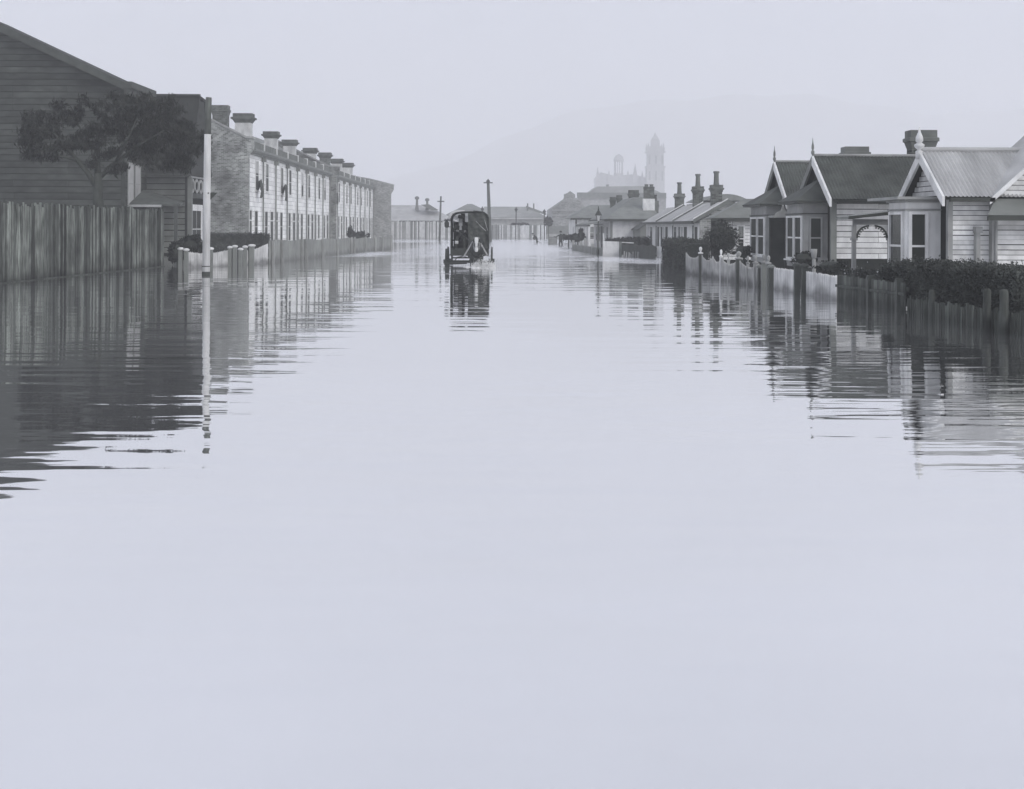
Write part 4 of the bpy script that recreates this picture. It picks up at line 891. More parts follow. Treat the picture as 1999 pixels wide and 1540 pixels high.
# ------------------------------------------------------------------ street furniture and oddments on the right
def street_lamp():
    p = wl(1167, 496); Y = p.y
    t = thing('street_lamp', 'gas street lamp with tapered glass lantern before the far cottage', 'street lamp', (p.x, Y, 0))
    zl = Z_(1168, 431, Y); zt = Z_(1168, 420.5, Y); zp = Z_(1168, 411, Y); zf = Z_(1168, 402, Y); x = p.x+0.03
    part(t, 'post', M_dtrim, lambda b: b.tube([(p.x,Y,-0.6),(p.x,Y,0.25),(p.x,Y,0.3),(x,Y,zl)], [0.09,0.08,0.05,0.04], 10), smooth=True)
    part(t, 'cross_bar', M_dtrim, lambda b: b.tube([(x-0.3,Y,zl-0.22),(x+0.3,Y,zl-0.22)], 0.02, 6))
    part(t, 'lantern_glass', M_shirt, lambda b: b.lathe((x,Y,0), [(0.09,zl),(0.19,zt)], 4))
    part(t, 'lantern_frame', M_dtrim, lambda b: [b.tube([(x+0.092*c,Y+0.092*s,zl),(x+0.195*c,Y+0.195*s,zt)], 0.014, 5) for c, s in ((.707,.707),(-.707,.707),(.707,-.707),(-.707,-.707))])
    part(t, 'lantern_cap', M_dtrim, lambda b: b.lathe((x,Y,0), [(0.24,zt),(0.22,zt+0.05),(0.10,zp-0.05),(0.05,zp),(0.05,zp+0.08),(0.015,zf)], 8))
street_lamp()
def white_hoarding():
    a, b_ = wl(1177, 499.5), wl(1210, 500); zt = Z_(1190, 470.5, a.y)
    t = thing('white_gate', 'square white boarded gate panel standing in the water by the lamp', 'gate', (a.x, a.y, 0))
    n = 8; w_ = (b_.x-a.x)/n
    me = None
    for i in range(n):
        MB().box(a.x+i*w_, a.x+(i+1)*w_-0.008, a.y, a.y+0.04, -0.6, zt-0.004*i).build('board', M_white, t)
    part(t, 'post', M_grey, lambda b: b.box(b_.x+0.01, b_.x+0.16, a.y-0.03, a.y+0.1, -0.6, zt-0.03))
    part(t, 'rail', M_white, lambda b: (b.box(a.x, b_.x, a.y+0.045, a.y+0.09, 0.15, 0.25), b.box(a.x, b_.x, a.y+0.045, a.y+0.09, zt-0.3, zt-0.2)))
    q = at(1180, 464, a.y+0.3)
    part(t, 'stay_post', M_white, lambda b: b.tube([(q.x,q.y,-0.3),(q.x-0.06,q.y,Z_(1179,455,q.y))], 0.04, 6))
white_hoarding()
def dark_fence_far():
    a, b_ = wl(1212, 500), wl(1284, 506); a.y += 1.0; b_.y += 1.0
    t = thing('garden_fence', 'dark garden fence between the white gate panel and the square hedge', 'fence', (a.x, a.y, 0))
    picket_run(t, a, b_, lambda f: 0.72+0.04*math.sin(f*30), 0.09, 0.02, M_dtrim)
    cx = at(1222, 472, a.y); part(t, 'top_rail', M_white, lambda b: b.tube([(cx.x-0.35,a.y-0.05,0.80),(cx.x+0.45,a.y-0.05,0.76)], 0.03, 6))
    t2 = thing('picket_fence', 'broken short white pickets leaning in the water before the dark garden fence', 'fence', (a.x, a.y-1, 0))
    for i in range(30):
        px = 1214+i*2.35; p = wl(px, 501.5+random.uniform(-1,1.5)); h = random.uniform(0.12, 0.36); l_ = random.gauss(0,0.05)
        MB().hexa([(p.x-0.03,p.y,-0.4),(p.x+0.03,p.y,-0.4),(p.x+0.03,p.y+0.02,-0.4),(p.x-0.03,p.y+0.02,-0.4),(p.x-0.03+l_,p.y,h),(p.x+0.03+l_,p.y,h+random.uniform(-0.04,0.04)),(p.x+0.03+l_,p.y+0.02,h),(p.x-0.03+l_,p.y+0.02,h)]).build('picket', M_mid, t2)
dark_fence_far()
pa, pb = at(1190, 480, 90), at(1262, 480, 88)
box_hedge('clipped_hedge', 'low dark hedge below the pale side wall of the far cottage', [(pa.x,pa.y,0),(pb.x,pb.y,0)], lambda f: 0.86+0.1*f, 1.0, M_leaf2, 2600, 0.16)
def fence_far_verandah():
    a, b_ = wl(1119, 488), wl(1176, 497)
    t = thing('picket_fence', 'low grey fence with pale posts before the far verandah', 'fence', (a.x, a.y, 0))
    picket_run(t, a, b_, lambda f: 0.42, 0.08, 0.05, M_grey)
    for px, py, z in ((1119,488,0.72),(1134,490,0.72),(1143,491.5,0.95),(1157,494,0.6)):
        p = wl(px, py); part(t, 'post', M_mid, lambda b, p=p, z=z: b.box(p.x-0.09, p.x+0.09, p.y-0.09, p.y+0.09, -0.6, z))
fence_far_verandah()
shrub('garden_shrub', 'dark sweeping shrub rising against the farthest cottage wall', 1128, 464, 108, 0.75, 0.5, n=500, leaf=0.2)
shrub('garden_shrub', 'taller dark tip of shrubbery beside the far verandah', 1135, 458, 106, 0.28, 0.55, n=300, leaf=0.18)
shrub('garden_shrub', 'low dark shrub trailing behind the standing figure', 1110, 463, 112, 0.7, 0.32, n=400, leaf=0.2)
def crate():
    p = wl(1079, 477)
    t = thing('timber_crate', 'grey slatted crate standing in the water beside the standing figure', 'crate', (p.x, p.y, 0))
    hw = 8.5/F*p.y; zt = Z_(1079, 462, p.y)
    part(t, 'side_frame', M_grey, lambda b: (b.box(p.x-hw, p.x-hw+0.08, p.y, p.y+0.8, -0.6, zt), b.box(p.x+hw-0.08, p.x+hw, p.y, p.y+0.8, -0.6, zt)))
    for i in range(4):
        z = -0.05+i*(zt/4); part(t, 'slat', M_mid, lambda b, z=z: b.box(p.x-hw+0.081, p.x+hw-0.081, p.y+0.01, p.y+0.05, z, z+zt/4-0.03))
    part(t, 'back_panel', M_grey, lambda b: b.box(p.x-hw+0.081, p.x+hw-0.081, p.y+0.7, p.y+0.78, -0.6, zt-0.02))
crate()

# ------------------------------------------------------------------ across the end of the street
def pale_fence(label, p0, p1, ztop, m1, seed, spacing=0.15, darks=()):
    random.seed(seed); A, B = wl(*p0), wl(*p1); d = B-A; L = d.length; d.normalize()
    t = thing('board_fence', label, 'fence', (A.x, A.y, 0))
    groups = {0: MB(), 1: MB(), 2: MB()}; n = int(L/spacing)
    for i in range(n):
        f = i/n; p = A+d*(i*L/n); k = random.choices((0, 1, 2), (0.62, 0.26, 0.12))[0]
        if any(a <= f <= b for a, b in darks): k = random.choices((0, 1, 2), (0.1, 0.6, 0.3))[0]
        z = ztop+random.gauss(0, 0.04); q = p+d*(spacing*0.86)
        groups[k].hexa([(p.x,p.y,-0.6),(q.x,q.y,-0.6),(q.x,q.y+0.03,-0.6),(p.x,p.y+0.03,-0.6),(p.x,p.y,z),(q.x,q.y,z),(q.x,q.y+0.03,z),(p.x,p.y+0.03,z)])
    for k, m_ in ((0, m1), (1, M_mid), (2, M_grey)):
        if groups[k].f: groups[k].build(('pale_boards','grey_boards','dark_boards')[k], m_, t, stuff=True)
    for z in (0.5, ztop-0.4): part(t, 'rail', M_grey, lambda b, z=z: b.box(min(A.x,B.x), max(A.x,B.x), A.y+0.06, A.y+0.14, z, z+0.12))
    for i in range(int(L/3)+1):
        p = A+d*min(L, i*3.0); part(t, 'post', M_grey, lambda b, p=p: b.box(p.x-0.08, p.x+0.08, p.y+0.14, p.y+0.3, -0.6, ztop-0.1))
pale_fence('pale patchy board fence between the terrace and the covered cart', (764, 466), (880, 467), 2.3, M_white, 3, 0.2)
pale_fence('board fence, half dark half pale, beyond the tall pole right of the cart', (955, 466), (1062, 467), 1.9, M_white, 4, 0.2, ((0, 0.32),))
random.seed(11)
def shed_left():
    Y = 198; xa, xb = X_(700, Y), X_(884, Y); ze, zr = Z_(830, 431, Y), Z_(830, 400.5, Y+6)
    t = thing('railway_shed', 'long low shed with pale roof and two roof vents behind the patchy fence', 'shed', (xa, Y, 0))
    part(t, 'wall', M_mid, lambda b: b.box(xa, xb, Y, Y+12, -0.6, ze))
    part(t, 'roof', M_lroof, lambda b: (b.slab([(xa,Y-0.5,ze),(xb+0.4,Y-0.5,ze),(xb-4.2,Y+6,zr),(xa,Y+6,zr)], 0.12), b.slab([(xb+0.4,Y-0.5,ze),(xb+0.4,Y+12.5,ze),(xb-4.2,Y+6,zr)], 0.12)))
    part(t, 'eave_board', M_dtrim, lambda b: b.box(X_(780,Y), xb+0.3, Y-0.62, Y-0.5, ze-0.32, ze+0.02))
    g = at(836, 406, Y+1.2)
    part(t, 'roof_dormer', M_grey, lambda b: b.prism([(g.x-1.1,g.y,g.z+0.5),(g.x+0.5,g.y,g.z-0.35),(g.x+1.5,g.y,g.z-0.3),(g.x+0.1,g.y,g.z+0.55)], (0,2,0)))
    for cx, top in ((814, 383), (834, 386.5)):
        c = at(cx, top, Y+3.5); bz = Z_(cx, 402, Y+3.5)
        part(t, 'roof_vent', M_grey, lambda b, c=c, bz=bz: b.lathe((c.x,c.y,0), [(0.32,bz-0.6),(0.2,bz+0.1),(0.17,c.z-0.5),(0.33,c.z-0.4),(0.33,c.z-0.12),(0.1,c.z)], 10))
shed_left()
def shed_mid():
    Y = 218; c = at(917, 398, Y+6); e0, e1 = at(866, 421, Y), at(970, 421, Y)
    t = thing('railway_shed', 'grey hip roofed shed peaking directly behind the covered cart', 'shed', (c.x, Y, 0))
    part(t, 'roof', M_mroof, lambda b: (b.slab([e0, e1, c+Vector((0.4,0,0)), c-Vector((0.4,0,0))], 0.12), b.slab([e1, e1+Vector((0,13,0)), c+Vector((0.4,0,0))], 0.12), b.slab([e0+Vector((0,13,0)), e0, c-Vector((0.4,0,0))], 0.12)))
    part(t, 'wall', M_mid, lambda b: b.box(e0.x+0.5, e1.x-0.5, Y+0.5, Y+12, -0.6, e0.z-0.1))
shed_mid()
def shed_right():
    Y = 208; xa, xb = X_(944, Y), X_(1064, Y); ze, zr = Z_(1000, 424, Y), Z_(1000, 403.5, Y+5)
    t = thing('railway_shed', 'long low goods shed behind the half dark fence right of the cart', 'shed', (xa, Y, 0))
    part(t, 'wall', M_mid, lambda b: b.box(xa, xb, Y, Y+10, -0.6, ze))
    part(t, 'roof', M_mroof2, lambda b: b.slab([(xa,Y-0.4,ze),(xb+0.3,Y-0.4,ze),(xb-2.4,Y+5,zr),(xa,Y+5,zr)], 0.12))
    part(t, 'roof_band', M_lroof, lambda b: b.box(xa, xb+0.2, Y-0.5, Y-0.41, ze-0.3, ze-0.08))
    g0, g1 = at(1027, 406, Y-0.5), at(1066, 420, Y-0.5)
    part(t, 'end_verge', M_grey, lambda b: b.prism([g0, g0+Vector((0,0,0.35)), g1+Vector((0,0,0.35)), g1], (0,0.3,0)))
    for px in (1030, 1042):
        c = at(px, 397, Y+3); part(t, 'roof_vent', M_grey, lambda b, c=c: b.tube([(c.x,c.y,c.z-1.4),(c.x,c.y,c.z)], 0.11, 8))
M_mroof2 = mat('light_slate_roof', 0.30, 0.14, 0.8, 0.7)
shed_right()
def timber_pole(label, px0, py0, px1, top, r, arms, Y=None, name='telegraph_pole', cap=False):
    p = wl(px0, py0); Y = Y or p.y
    x0, x1, zt = X_(px0, Y), X_(px1, Y), Z_(px1, top, Y)
    t = thing(name, label, 'pole', (x0, Y, 0))
    part(t, 'shaft', M_poletop, lambda b: b.tube([(x0,Y,-0.6),((x0+x1)/2,Y,zt/2),(x1,Y,zt)], [r,r*0.9,r*0.72], 10), smooth=True)
    for dz, hw in arms: part(t, 'cross_arm', M_dtrim, lambda b, dz=dz, hw=hw: b.box(x1-hw, x1+hw, Y-0.2, Y-0.1, zt-dz-0.06, zt-dz+0.06))
    if cap: part(t, 'cap', M_dtrim, lambda b: b.lathe((x1,Y,zt), [(0.24,-0.05),(0.2,0.08),(0.1,0.18),(0.03,0.26)], 10))
timber_pole('tall dark pole with small cap rising just right of the covered cart', 957, 472, 952.5, 354, 0.21, [(0.15, 0.5)], cap=True)
timber_pole('thin dark pole with small cross arm left of the covered cart', 858, 470, 860.5, 383, 0.13, [(0.6, 0.4)])
def lamp_far(label, px, top):
    Y = 189; x = X_(px, Y); zt = Z_(px, top, Y)
    t = thing('yard_lamp', label, 'lamp', (x, Y, 0), 'yard lamps behind the end fence')
    part(t, 'post', M_dtrim, lambda b: b.tube([(x,Y,-0.6),(x,Y,zt-0.6)], [0.11,0.08], 8))
    part(t, 'lantern', M_dtrim, lambda b: b.lathe((x,Y,zt), [(0.08,-0.62),(0.24,-0.3),(0.28,-0.25),(0.06,-0.02),(0.02,0.1)], 8))
lamp_far('yard lamp partly hidden by the top right of the cart hood', 941.5, 404)
lamp_far('yard lamp rising over the pale half of the end fence', 1007.5, 405)
lamp_far('yard lamp at the end of the fence near the curved brick gable', 1062.5, 409)
shrub('garden_shrub', 'dark feathery shrub beside the curved brick gable', 1071, 432, 186, 0.75, 0.8, n=500, leaf=0.35)
shrub('garden_shrub', 'flat dark shrub over the end fence under the middle yard lamp', 1015, 438.5, 187.5, 1.5, 0.35, n=500, leaf=0.3)
shrub('garden_shrub', 'dark bushy shrub pressed against the left edge of the cart', 876, 436, 182, 0.75, 0.9, n=500, leaf=0.3)
def hall():
    Y = 228; a = lambda px, py: at(px, py, Y)
    t = thing('brick_hall', 'hazy brick hall with curved gable beyond the farthest cottage', 'hall', (X_(1110,Y), Y, 0))
    prof = [(1078,470),(1078,407),(1080,404)]+[(1080+18*f, 404-13*f-4*math.sin(f*math.pi)*-1) for f in (0.3,0.6,0.9)]+[(1101,386),(1101,379),(1107,377),(1113,373),(1119,377),(1123,380),(1123,387)]+[(1124+18*f, 389+16*f*f) for f in (0.3,0.6,0.95)]+[(1145,407),(1145,470)]
    part(t, 'gable_wall', M_brick2, lambda b: b.prism([a(*q) for q in prof], (0,0.6,0)))
    part(t, 'string_course', M_mid, lambda b: (b.prism([a(1077,409),a(1146,409),a(1146,411.5),a(1077,411.5)], (0,-0.25,0)), b.prism([a(1077,418.5),a(1146,418.5),a(1146,421),a(1077,421)], (0,-0.2,0))))
    part(t, 'nave', M_brick2, lambda b: b.box(X_(1079,Y), X_(1144,Y), Y+0.6, Y+30, -0.6, Z_(1100,407,Y)))
    o_ = Vector((0,0.61,0)); part(t, 'roof', M_mroof, lambda b: b.prism([a(1079,407)+o_,a(1112,384)+o_,a(1144,407)+o_], (0,30,0)))
    q = lambda px, py: at(px, py, 214)
    t2 = thing('yard_wall', 'plain grey wall below the curved brick gable', 'wall', (X_(1090,214), 214, 0)); t2['kind'] = 'thing'
    part(t2, 'wall', M_grey, lambda b: b.box(X_(1066,214), X_(1120,214), 214, 214.4, -0.6, Z_(1090,441,214)))
    part(t2, 'base_course', M_mid, lambda b: b.box(X_(1066,214), X_(1120,214), 213.8, 213.999, -0.6, 0.55))
hall()
def warehouse():
    Y = 300; a = lambda px, py: at(px, py, Y)
    t = thing('warehouse', 'pale hazy warehouse with long parapet behind the far cottage chimneys', 'warehouse', (X_(1190,Y), Y, 0))
    part(t, 'wall', M_mid, lambda b: b.box(X_(1128,Y), X_(1300,Y), Y, Y+20, -0.6, Z_(1190,385,Y)))
    part(t, 'parapet', M_stackp, lambda b: b.box(X_(1126,Y), X_(1300,Y), Y-0.3, Y+0.3, Z_(1190,385,Y)+0.001, Z_(1190,376,Y)))
    part(t, 'roof', M_mroof2, lambda b: b.prism([a(1150,376),a(1166,364),a(1262,363),a(1290,376)], (0,16,0)))
    part(t, 'ledge', M_grey, lambda b: b.box(X_(1126,Y), X_(1300,Y), Y-0.5, Y-0.001, Z_(1190,386.5,Y), Z_(1190,384,Y)))
    part(t, 'vent_stack', M_grey, lambda b: b.box(X_(1186,Y), X_(1191,Y), Y+4, Y+5, Z_(1188,378,Y), Z_(1188,359,Y)))
warehouse()
def station():
    Y = 800.0; s = Y/F; a = lambda px, py, dy=0: at(px, py, Y+dy)
    def zz(py): return Z_(1250, py, Y)
    t = thing('clock_tower', 'tall square tower fading into the mist behind the cottages', 'tower', (X_(1280,Y), Y, 0))
    xa, xb = X_(1263,Y), X_(1297,Y); w_ = xb-xa
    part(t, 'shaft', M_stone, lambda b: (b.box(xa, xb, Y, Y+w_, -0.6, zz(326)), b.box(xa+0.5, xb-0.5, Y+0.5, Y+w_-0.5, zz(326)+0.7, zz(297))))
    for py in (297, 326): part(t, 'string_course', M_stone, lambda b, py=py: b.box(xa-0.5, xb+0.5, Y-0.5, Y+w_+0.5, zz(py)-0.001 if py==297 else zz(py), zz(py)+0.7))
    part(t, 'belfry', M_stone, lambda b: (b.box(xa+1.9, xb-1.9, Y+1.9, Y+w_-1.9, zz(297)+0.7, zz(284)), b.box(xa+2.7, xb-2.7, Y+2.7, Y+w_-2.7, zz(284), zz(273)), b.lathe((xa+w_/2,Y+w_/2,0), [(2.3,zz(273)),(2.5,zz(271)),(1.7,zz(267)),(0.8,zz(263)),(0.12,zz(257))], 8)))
    for cx_ in (xa+0.7, xb-0.7):
        for cy_ in (Y+0.7, Y+w_-0.7):
            part(t, 'pinnacle', M_stone, lambda b, cx_=cx_, cy_=cy_: b.lathe((cx_,cy_,0), [(0.75,zz(297)+0.7),(0.75,zz(291)),(0.95,zz(290)),(0.5,zz(285)),(0.08,zz(278))], 6))
    for i in (0, 1, 2):
        for py0, py1 in ((303, 320), (334, 352)):
            part(t, 'louvre', M_stackp, lambda b, i=i, py0=py0, py1=py1: b.box(xa+0.9+i*(w_-1.8-1.0)/2, xa+1.9+i*(w_-1.8-1.0)/2, Y-0.12, Y+0.49 if py0 == 303 else Y-0.01, zz(py1), zz(py0)))
    t2 = thing('church_hall', 'misty building with open cupola and small spires left of the tall tower', 'church', (X_(1210,Y), Y+10, 0)); Y2 = Y+10
    part(t2, 'nave', M_stone, lambda b: b.prism([at(1163,470,Y2),at(1163,347,Y2),at(1173,336,Y2),at(1200,343,Y2),at(1236,340,Y2),at(1262,347,Y2),at(1262,470,Y2)], (0,16,0)))
    cx = X_(1208,Y2); r = 9.5/F*Y2
    part(t2, 'cupola_base', M_stone, lambda b: b.lathe((cx,Y2+3,0), [(r*1.05,zz(350)),(r*1.05,zz(337))], 8))
    for i in range(6):
        an = i*math.pi/3+0.2; part(t2, 'cupola_column', M_stone, lambda b, an=an: b.tube([(cx+r*0.85*math.cos(an),Y2+3+r*0.85*math.sin(an),zz(338)),(cx+r*0.85*math.cos(an),Y2+3+r*0.85*math.sin(an),zz(311))], 0.28, 8))
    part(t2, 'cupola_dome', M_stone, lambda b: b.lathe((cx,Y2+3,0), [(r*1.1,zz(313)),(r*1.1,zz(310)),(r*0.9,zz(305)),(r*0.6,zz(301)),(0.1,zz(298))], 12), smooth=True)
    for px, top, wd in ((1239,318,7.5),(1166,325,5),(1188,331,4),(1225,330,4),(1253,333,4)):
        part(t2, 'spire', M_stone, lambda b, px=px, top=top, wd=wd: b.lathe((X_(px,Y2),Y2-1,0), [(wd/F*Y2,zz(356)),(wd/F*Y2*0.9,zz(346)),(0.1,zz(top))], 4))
station()

# ------------------------------------------------------------------ people
def skin_body(name, joints, bones, mats, pick, parent=None, sub=2):
    bm = bmesh.new(); lay = bm.verts.layers.skin.verify(); vs = {}
    for k, (p, r) in joints.items():
        v = bm.verts.new(p); vs[k] = v
        v[lay].radius = (r, r) if not isinstance(r, tuple) else r
    vs[bones[0][0]][lay].use_root = True
    for a, b in bones: bm.edges.new((vs[a], vs[b]))
    me = bpy.data.meshes.new(name+'_rig'); bm.to_mesh(me); bm.free()
    o = bpy.data.objects.new(name+'_rig', me); COL.objects.link(o)
    o.modifiers.new('skin', 'SKIN').use_smooth_shade = True; s = o.modifiers.new('sub', 'SUBSURF'); s.levels = s.render_levels = sub
    dg = bpy.context.evaluated_depsgraph_get(); me2 = bpy.data.meshes.new_from_object(o.evaluated_get(dg))
    bpy.data.objects.remove(o); me2.materials.clear()
    for m_ in mats: me2.materials.append(m_)
    for f in me2.polygons: f.material_index = pick(f.center); f.use_smooth = True
    me2.name = name; r = bpy.data.objects.new(name, me2); COL.objects.link(r)
    if parent:
        r.parent = parent
    ORG[r.name] = Vector(); return r
def wader():
    p = wl(1048, 475); Y = p.y; x = p.x
    t = thing('person', 'small figure bending and wading mid street with a pole', 'person', (x, Y, -0.55))
    J = {'pel':((0.0,0,0.98),0.15),'sp':((-0.06,0,1.12),0.15),'ch':((-0.18,0,1.27),0.16),'nk':((-0.30,0,1.36),0.06),'hd':((-0.40,-0.02,1.41),0.10),'ht':((-0.47,-0.02,1.47),0.08),
         'hl':((0.0,-0.09,0.9),0.085),'kl':((-0.03,-0.10,0.52),0.06),'al':((0.02,-0.1,0.06),0.05),'tl':((-0.12,-0.1,0.03),0.04),
         'hr':((0.02,0.09,0.9),0.085),'kr':((0.08,0.10,0.52),0.06),'ar':((0.14,0.1,0.06),0.05),'tr':((0.02,0.1,0.03),0.04),
         'sl':((-0.2,-0.15,1.27),0.06),'el':((-0.30,-0.22,1.05),0.045),'wl':((-0.16,-0.26,0.92),0.035),'fl':((-0.09,-0.27,0.90),0.03),
         'sr':((-0.2,0.15,1.27),0.06),'er':((-0.38,0.2,1.08),0.045),'wr':((-0.30,0.05,0.95),0.035),'fr':((-0.25,-0.02,0.93),0.03)}
    Bn = [('pel','sp'),('sp','ch'),('ch','nk'),('nk','hd'),('hd','ht'),('pel','hl'),('hl','kl'),('kl','al'),('al','tl'),('pel','hr'),('hr','kr'),('kr','ar'),('ar','tr'),('ch','sl'),('sl','el'),('el','wl'),('wl','fl'),('ch','sr'),('sr','er'),('er','wr'),('wr','fr')]
    body = skin_body('body', J, Bn, [M_cloth, M_skin, M_grey], lambda c: 1 if (c.x < -0.33 and c.z > 1.3) or (c.z < 0.95 and c.z > 0.86 and c.y < -0.22) else (1 if 0.4 < c.z < 0.62 else 0), t)
    h = MB().lathe((-0.44+x, Y-0.02, 1.47-0.55), [(0.16,0.02),(0.15,0.04),(0.10,0.05),(0.09,0.10),(0.03,0.12)], 10); h.build('cap', M_cloth, t)
    q = wl(1064, 477)
    po = thing('wading_pole', 'thin pole trailing from the hands of the bending wader', 'pole', (x-0.15, Y-0.26, 0.37))
    part(po, 'shaft', M_poletop, lambda b: b.tube([(x-0.30,Y-0.28,0.55),(x-0.1,Y-0.27,0.36),(x+0.75,Y-0.4,-0.2)], 0.022, 6))
wader()
def stander():
    p = wl(1094.5, 478.5); Y = p.y; x = p.x
    t = thing('person', 'dark clothed figure standing upright in the water beside the crate', 'person', (x, Y, -0.55))
    J = {'pel':((0,0,0.98),0.16),'sp':((0,0,1.18),0.15),'ch':((0,0,1.42),0.17),'nk':((0,0,1.56),0.06),'hd':((0,-0.02,1.68),0.10),'ht':((0,0,1.79),0.08),
         'hl':((-0.1,0,0.9),0.09),'kl':((-0.13,-0.02,0.5),0.065),'al':((-0.15,0,0.07),0.05),'tl':((-0.16,-0.14,0.03),0.04),
         'hr':((0.1,0,0.9),0.09),'kr':((0.14,0.0,0.5),0.065),'ar':((0.17,0.02,0.07),0.05),'tr':((0.19,-0.12,0.03),0.04),
         'sl':((-0.2,0,1.46),0.065),'el':((-0.42,-0.05,1.30),0.05),'wl':((-0.62,-0.12,1.34),0.038),'fl':((-0.70,-0.14,1.36),0.035),
         'sr':((0.2,0,1.46),0.065),'er':((0.30,0.02,1.2),0.05),'wr':((0.26,-0.1,0.98),0.038),'fr':((0.25,-0.13,0.9),0.035)}
    Bn = [('pel','sp'),('sp','ch'),('ch','nk'),('nk','hd'),('hd','ht'),('pel','hl'),('hl','kl'),('kl','al'),('al','tl'),('pel','hr'),('hr','kr'),('kr','ar'),('ar','tr'),('ch','sl'),('sl','el'),('el','wl'),('wl','fl'),('ch','sr'),('sr','er'),('er','wr'),('wr','fr')]
    skin_body('body', J, Bn, [M_cloth, M_skin], lambda c: 1 if (1.60 < c.z < 1.72 and c.y < 0.02) or c.x < -0.63 else 0, t)
    MB().lathe((x, Y-0.01, 1.74-0.55), [(0.19,0),(0.18,0.02),(0.115,0.03),(0.11,0.12),(0.05,0.15)], 12).build('hat', M_cloth, t)
stander()

# ------------------------------------------------------------------ covered horse cart
CX, CY = X_(916.5, 58.0), 58.0
def cart():
    t = thing('covered_cart', 'dark canvas covered cart driving toward the camera through the flood', 'cart', (CX, CY, 0))
    hw, zb, zt, r = 0.83, 0.42, Z_(916, 413.5, 58), 0.33; yf, yb = 57.9, 60.6
    def arch(o=0.0):
        pts = [(CX-hw-o, 0.72)]
        for i in range(7): a = math.pi-i/6*math.pi/2; pts.append((CX-hw+r+(r+o)*math.cos(a), zt-r+(r+o)*math.sin(a)))
        for i in range(5): f = (i+1)/6; pts.append((CX-hw+r+(2*hw-2*r)*f, zt+o+0.035*math.sin(f*math.pi)))
        for i in range(7): a = math.pi/2-i/6*math.pi/2; pts.append((CX+hw-r+(r+o)*math.cos(a), zt-r+(r+o)*math.sin(a)))
        pts.append((CX+hw+o, 0.72)); return pts
    def hood(b):
        k = 8; O, I = arch(0.0), arch(-0.03); n = len(O)
        for j in range(k+1):
            y = yf+(yb-yf)*j/k; sag = -0.03*math.sin(j/k*math.pi*4)**2
            for (x, z) in O: b.v.append(Vector((x, y, z+sag*(z > 1.5))))
            for (x, z) in I: b.v.append(Vector((x, y, z+sag*(z > 1.5)-0.002)))
        for j in range(k):
            for i in range(n-1):
                a, c = j*2*n+i, (j+1)*2*n+i; b.f += [(a, a+1, c+1, c), (a+n, c+n, c+n+1, a+n+1)]
        for i in range(n-1): b.f.append((i, i+n, i+n+1, i+1))
    part(t, 'hood', M_canvas, hood)
    # pale bent bow showing at the hood's front edge
    ar = arch(0.012)
    part(t, 'hood_bow', M_shirt, lambda b: b.tube([(x-0.03, yf-0.06, z+0.01) for x, z in ar[1:10]], [0.03,0.06,0.065,0.065,0.06,0.05,0.045,0.03,0.02], 8), smooth=True)
    part(t, 'hood_bow', M_dtrim, lambda b: b.tube([(x, yf-0.03, z) for x, z in ar[11:]], 0.024, 6), smooth=True)
    # canvas curtain drawn over the right half of the front, with folds
    def curtain(b):
        nx, nz = 20, 16; x0, x1 = CX-0.06, CX+hw-0.03
        for j in range(nz+1):
            f = j/nz; z = 0.75+(zt-0.05-0.75)*f
            for i in range(nx+1):
                g = i/nx; x = x0+(x1-x0)*g; zz = min(z, zt-0.05-(max(0, x-(CX+hw-r))**2)*1.4)
                y = yf+0.02+0.035*math.sin(g*19+f*9)+0.03*math.sin((g+f)*11)+0.05*math.sin(f*math.pi)
                b.v.append(Vector((x, y, zz)))
        for j in range(nz):
            for i in range(nx): a = j*(nx+1)+i; b.f.append((a, a+1, a+nx+2, a+nx+1))
    part(t, 'front_curtain', M_canvas, curtain, smooth=True)
    part(t, 'curtain_cord', M_strap, lambda b: b.tube([(CX+0.28,yf-0.06,1.93),(CX+0.48,yf-0.06,1.72),(CX+0.72,yf-0.05,1.50)], 0.014, 6))
    part(t, 'curtain_cord', M_strap, lambda b: b.tube([(CX+0.66,yf-0.06,2.0),(CX+0.74,yf-0.06,1.7),(CX+0.80,yf-0.05,1.52)], 0.010, 6))
    # back curtain with two gaps to the sky
    part(t, 'back_curtain', M_canvas, lambda b: (b.box(CX-hw+0.05,CX+hw-0.05,yb-0.05,yb-0.02,0.72,1.9), b.box(CX-hw+0.38,CX-0.26,yb-0.05,yb-0.02,1.9,zt-0.05), b.box(CX-0.06,CX+hw-0.1,yb-0.05,yb-0.02,1.9,zt-0.06)))
    part(t, 'body', M_dtrim, lambda b: (b.box(CX-hw,CX+hw,yf+0.05,yb,zb,0.50), b.box(CX-hw,CX-hw+0.04,yf+0.05,yb,0.50,0.80), b.box(CX+hw-0.04,CX+hw,yf+0.05,yb,0.50,0.80), b.box(CX-hw+0.04,CX+hw-0.04,yf+0.06,yf+0.10,0.50,0.74), b.box(CX-hw+0.04,CX+hw-0.04,yb-0.05,yb,0.50,0.80)))
    part(t, 'seat', M_dtrim, lambda b: b.box(CX-hw+0.05,CX+hw-0.05,58.5,58.95,1.05,1.12))
    part(t, 'side_lamp', M_dtrim, lambda b: (b.lathe((CX-hw-0.16,yf+0.1,1.78), [(0.06,-0.14),(0.10,-0.1),(0.11,0.08),(0.05,0.14),(0.06,0.2)], 8), b.box(CX-hw-0.14,CX-hw+0.01,yf+0.08,yf+0.12,1.66,1.69)))
    part(t, 'step', M_dtrim, lambda b: (b.box(CX-hw-0.12,CX-hw+0.3,yf-0.25,yf+0.02,0.44,0.48), b.box(CX-hw-0.10,CX-hw-0.07,yf-0.2,yf-0.17,0.48,0.60)))
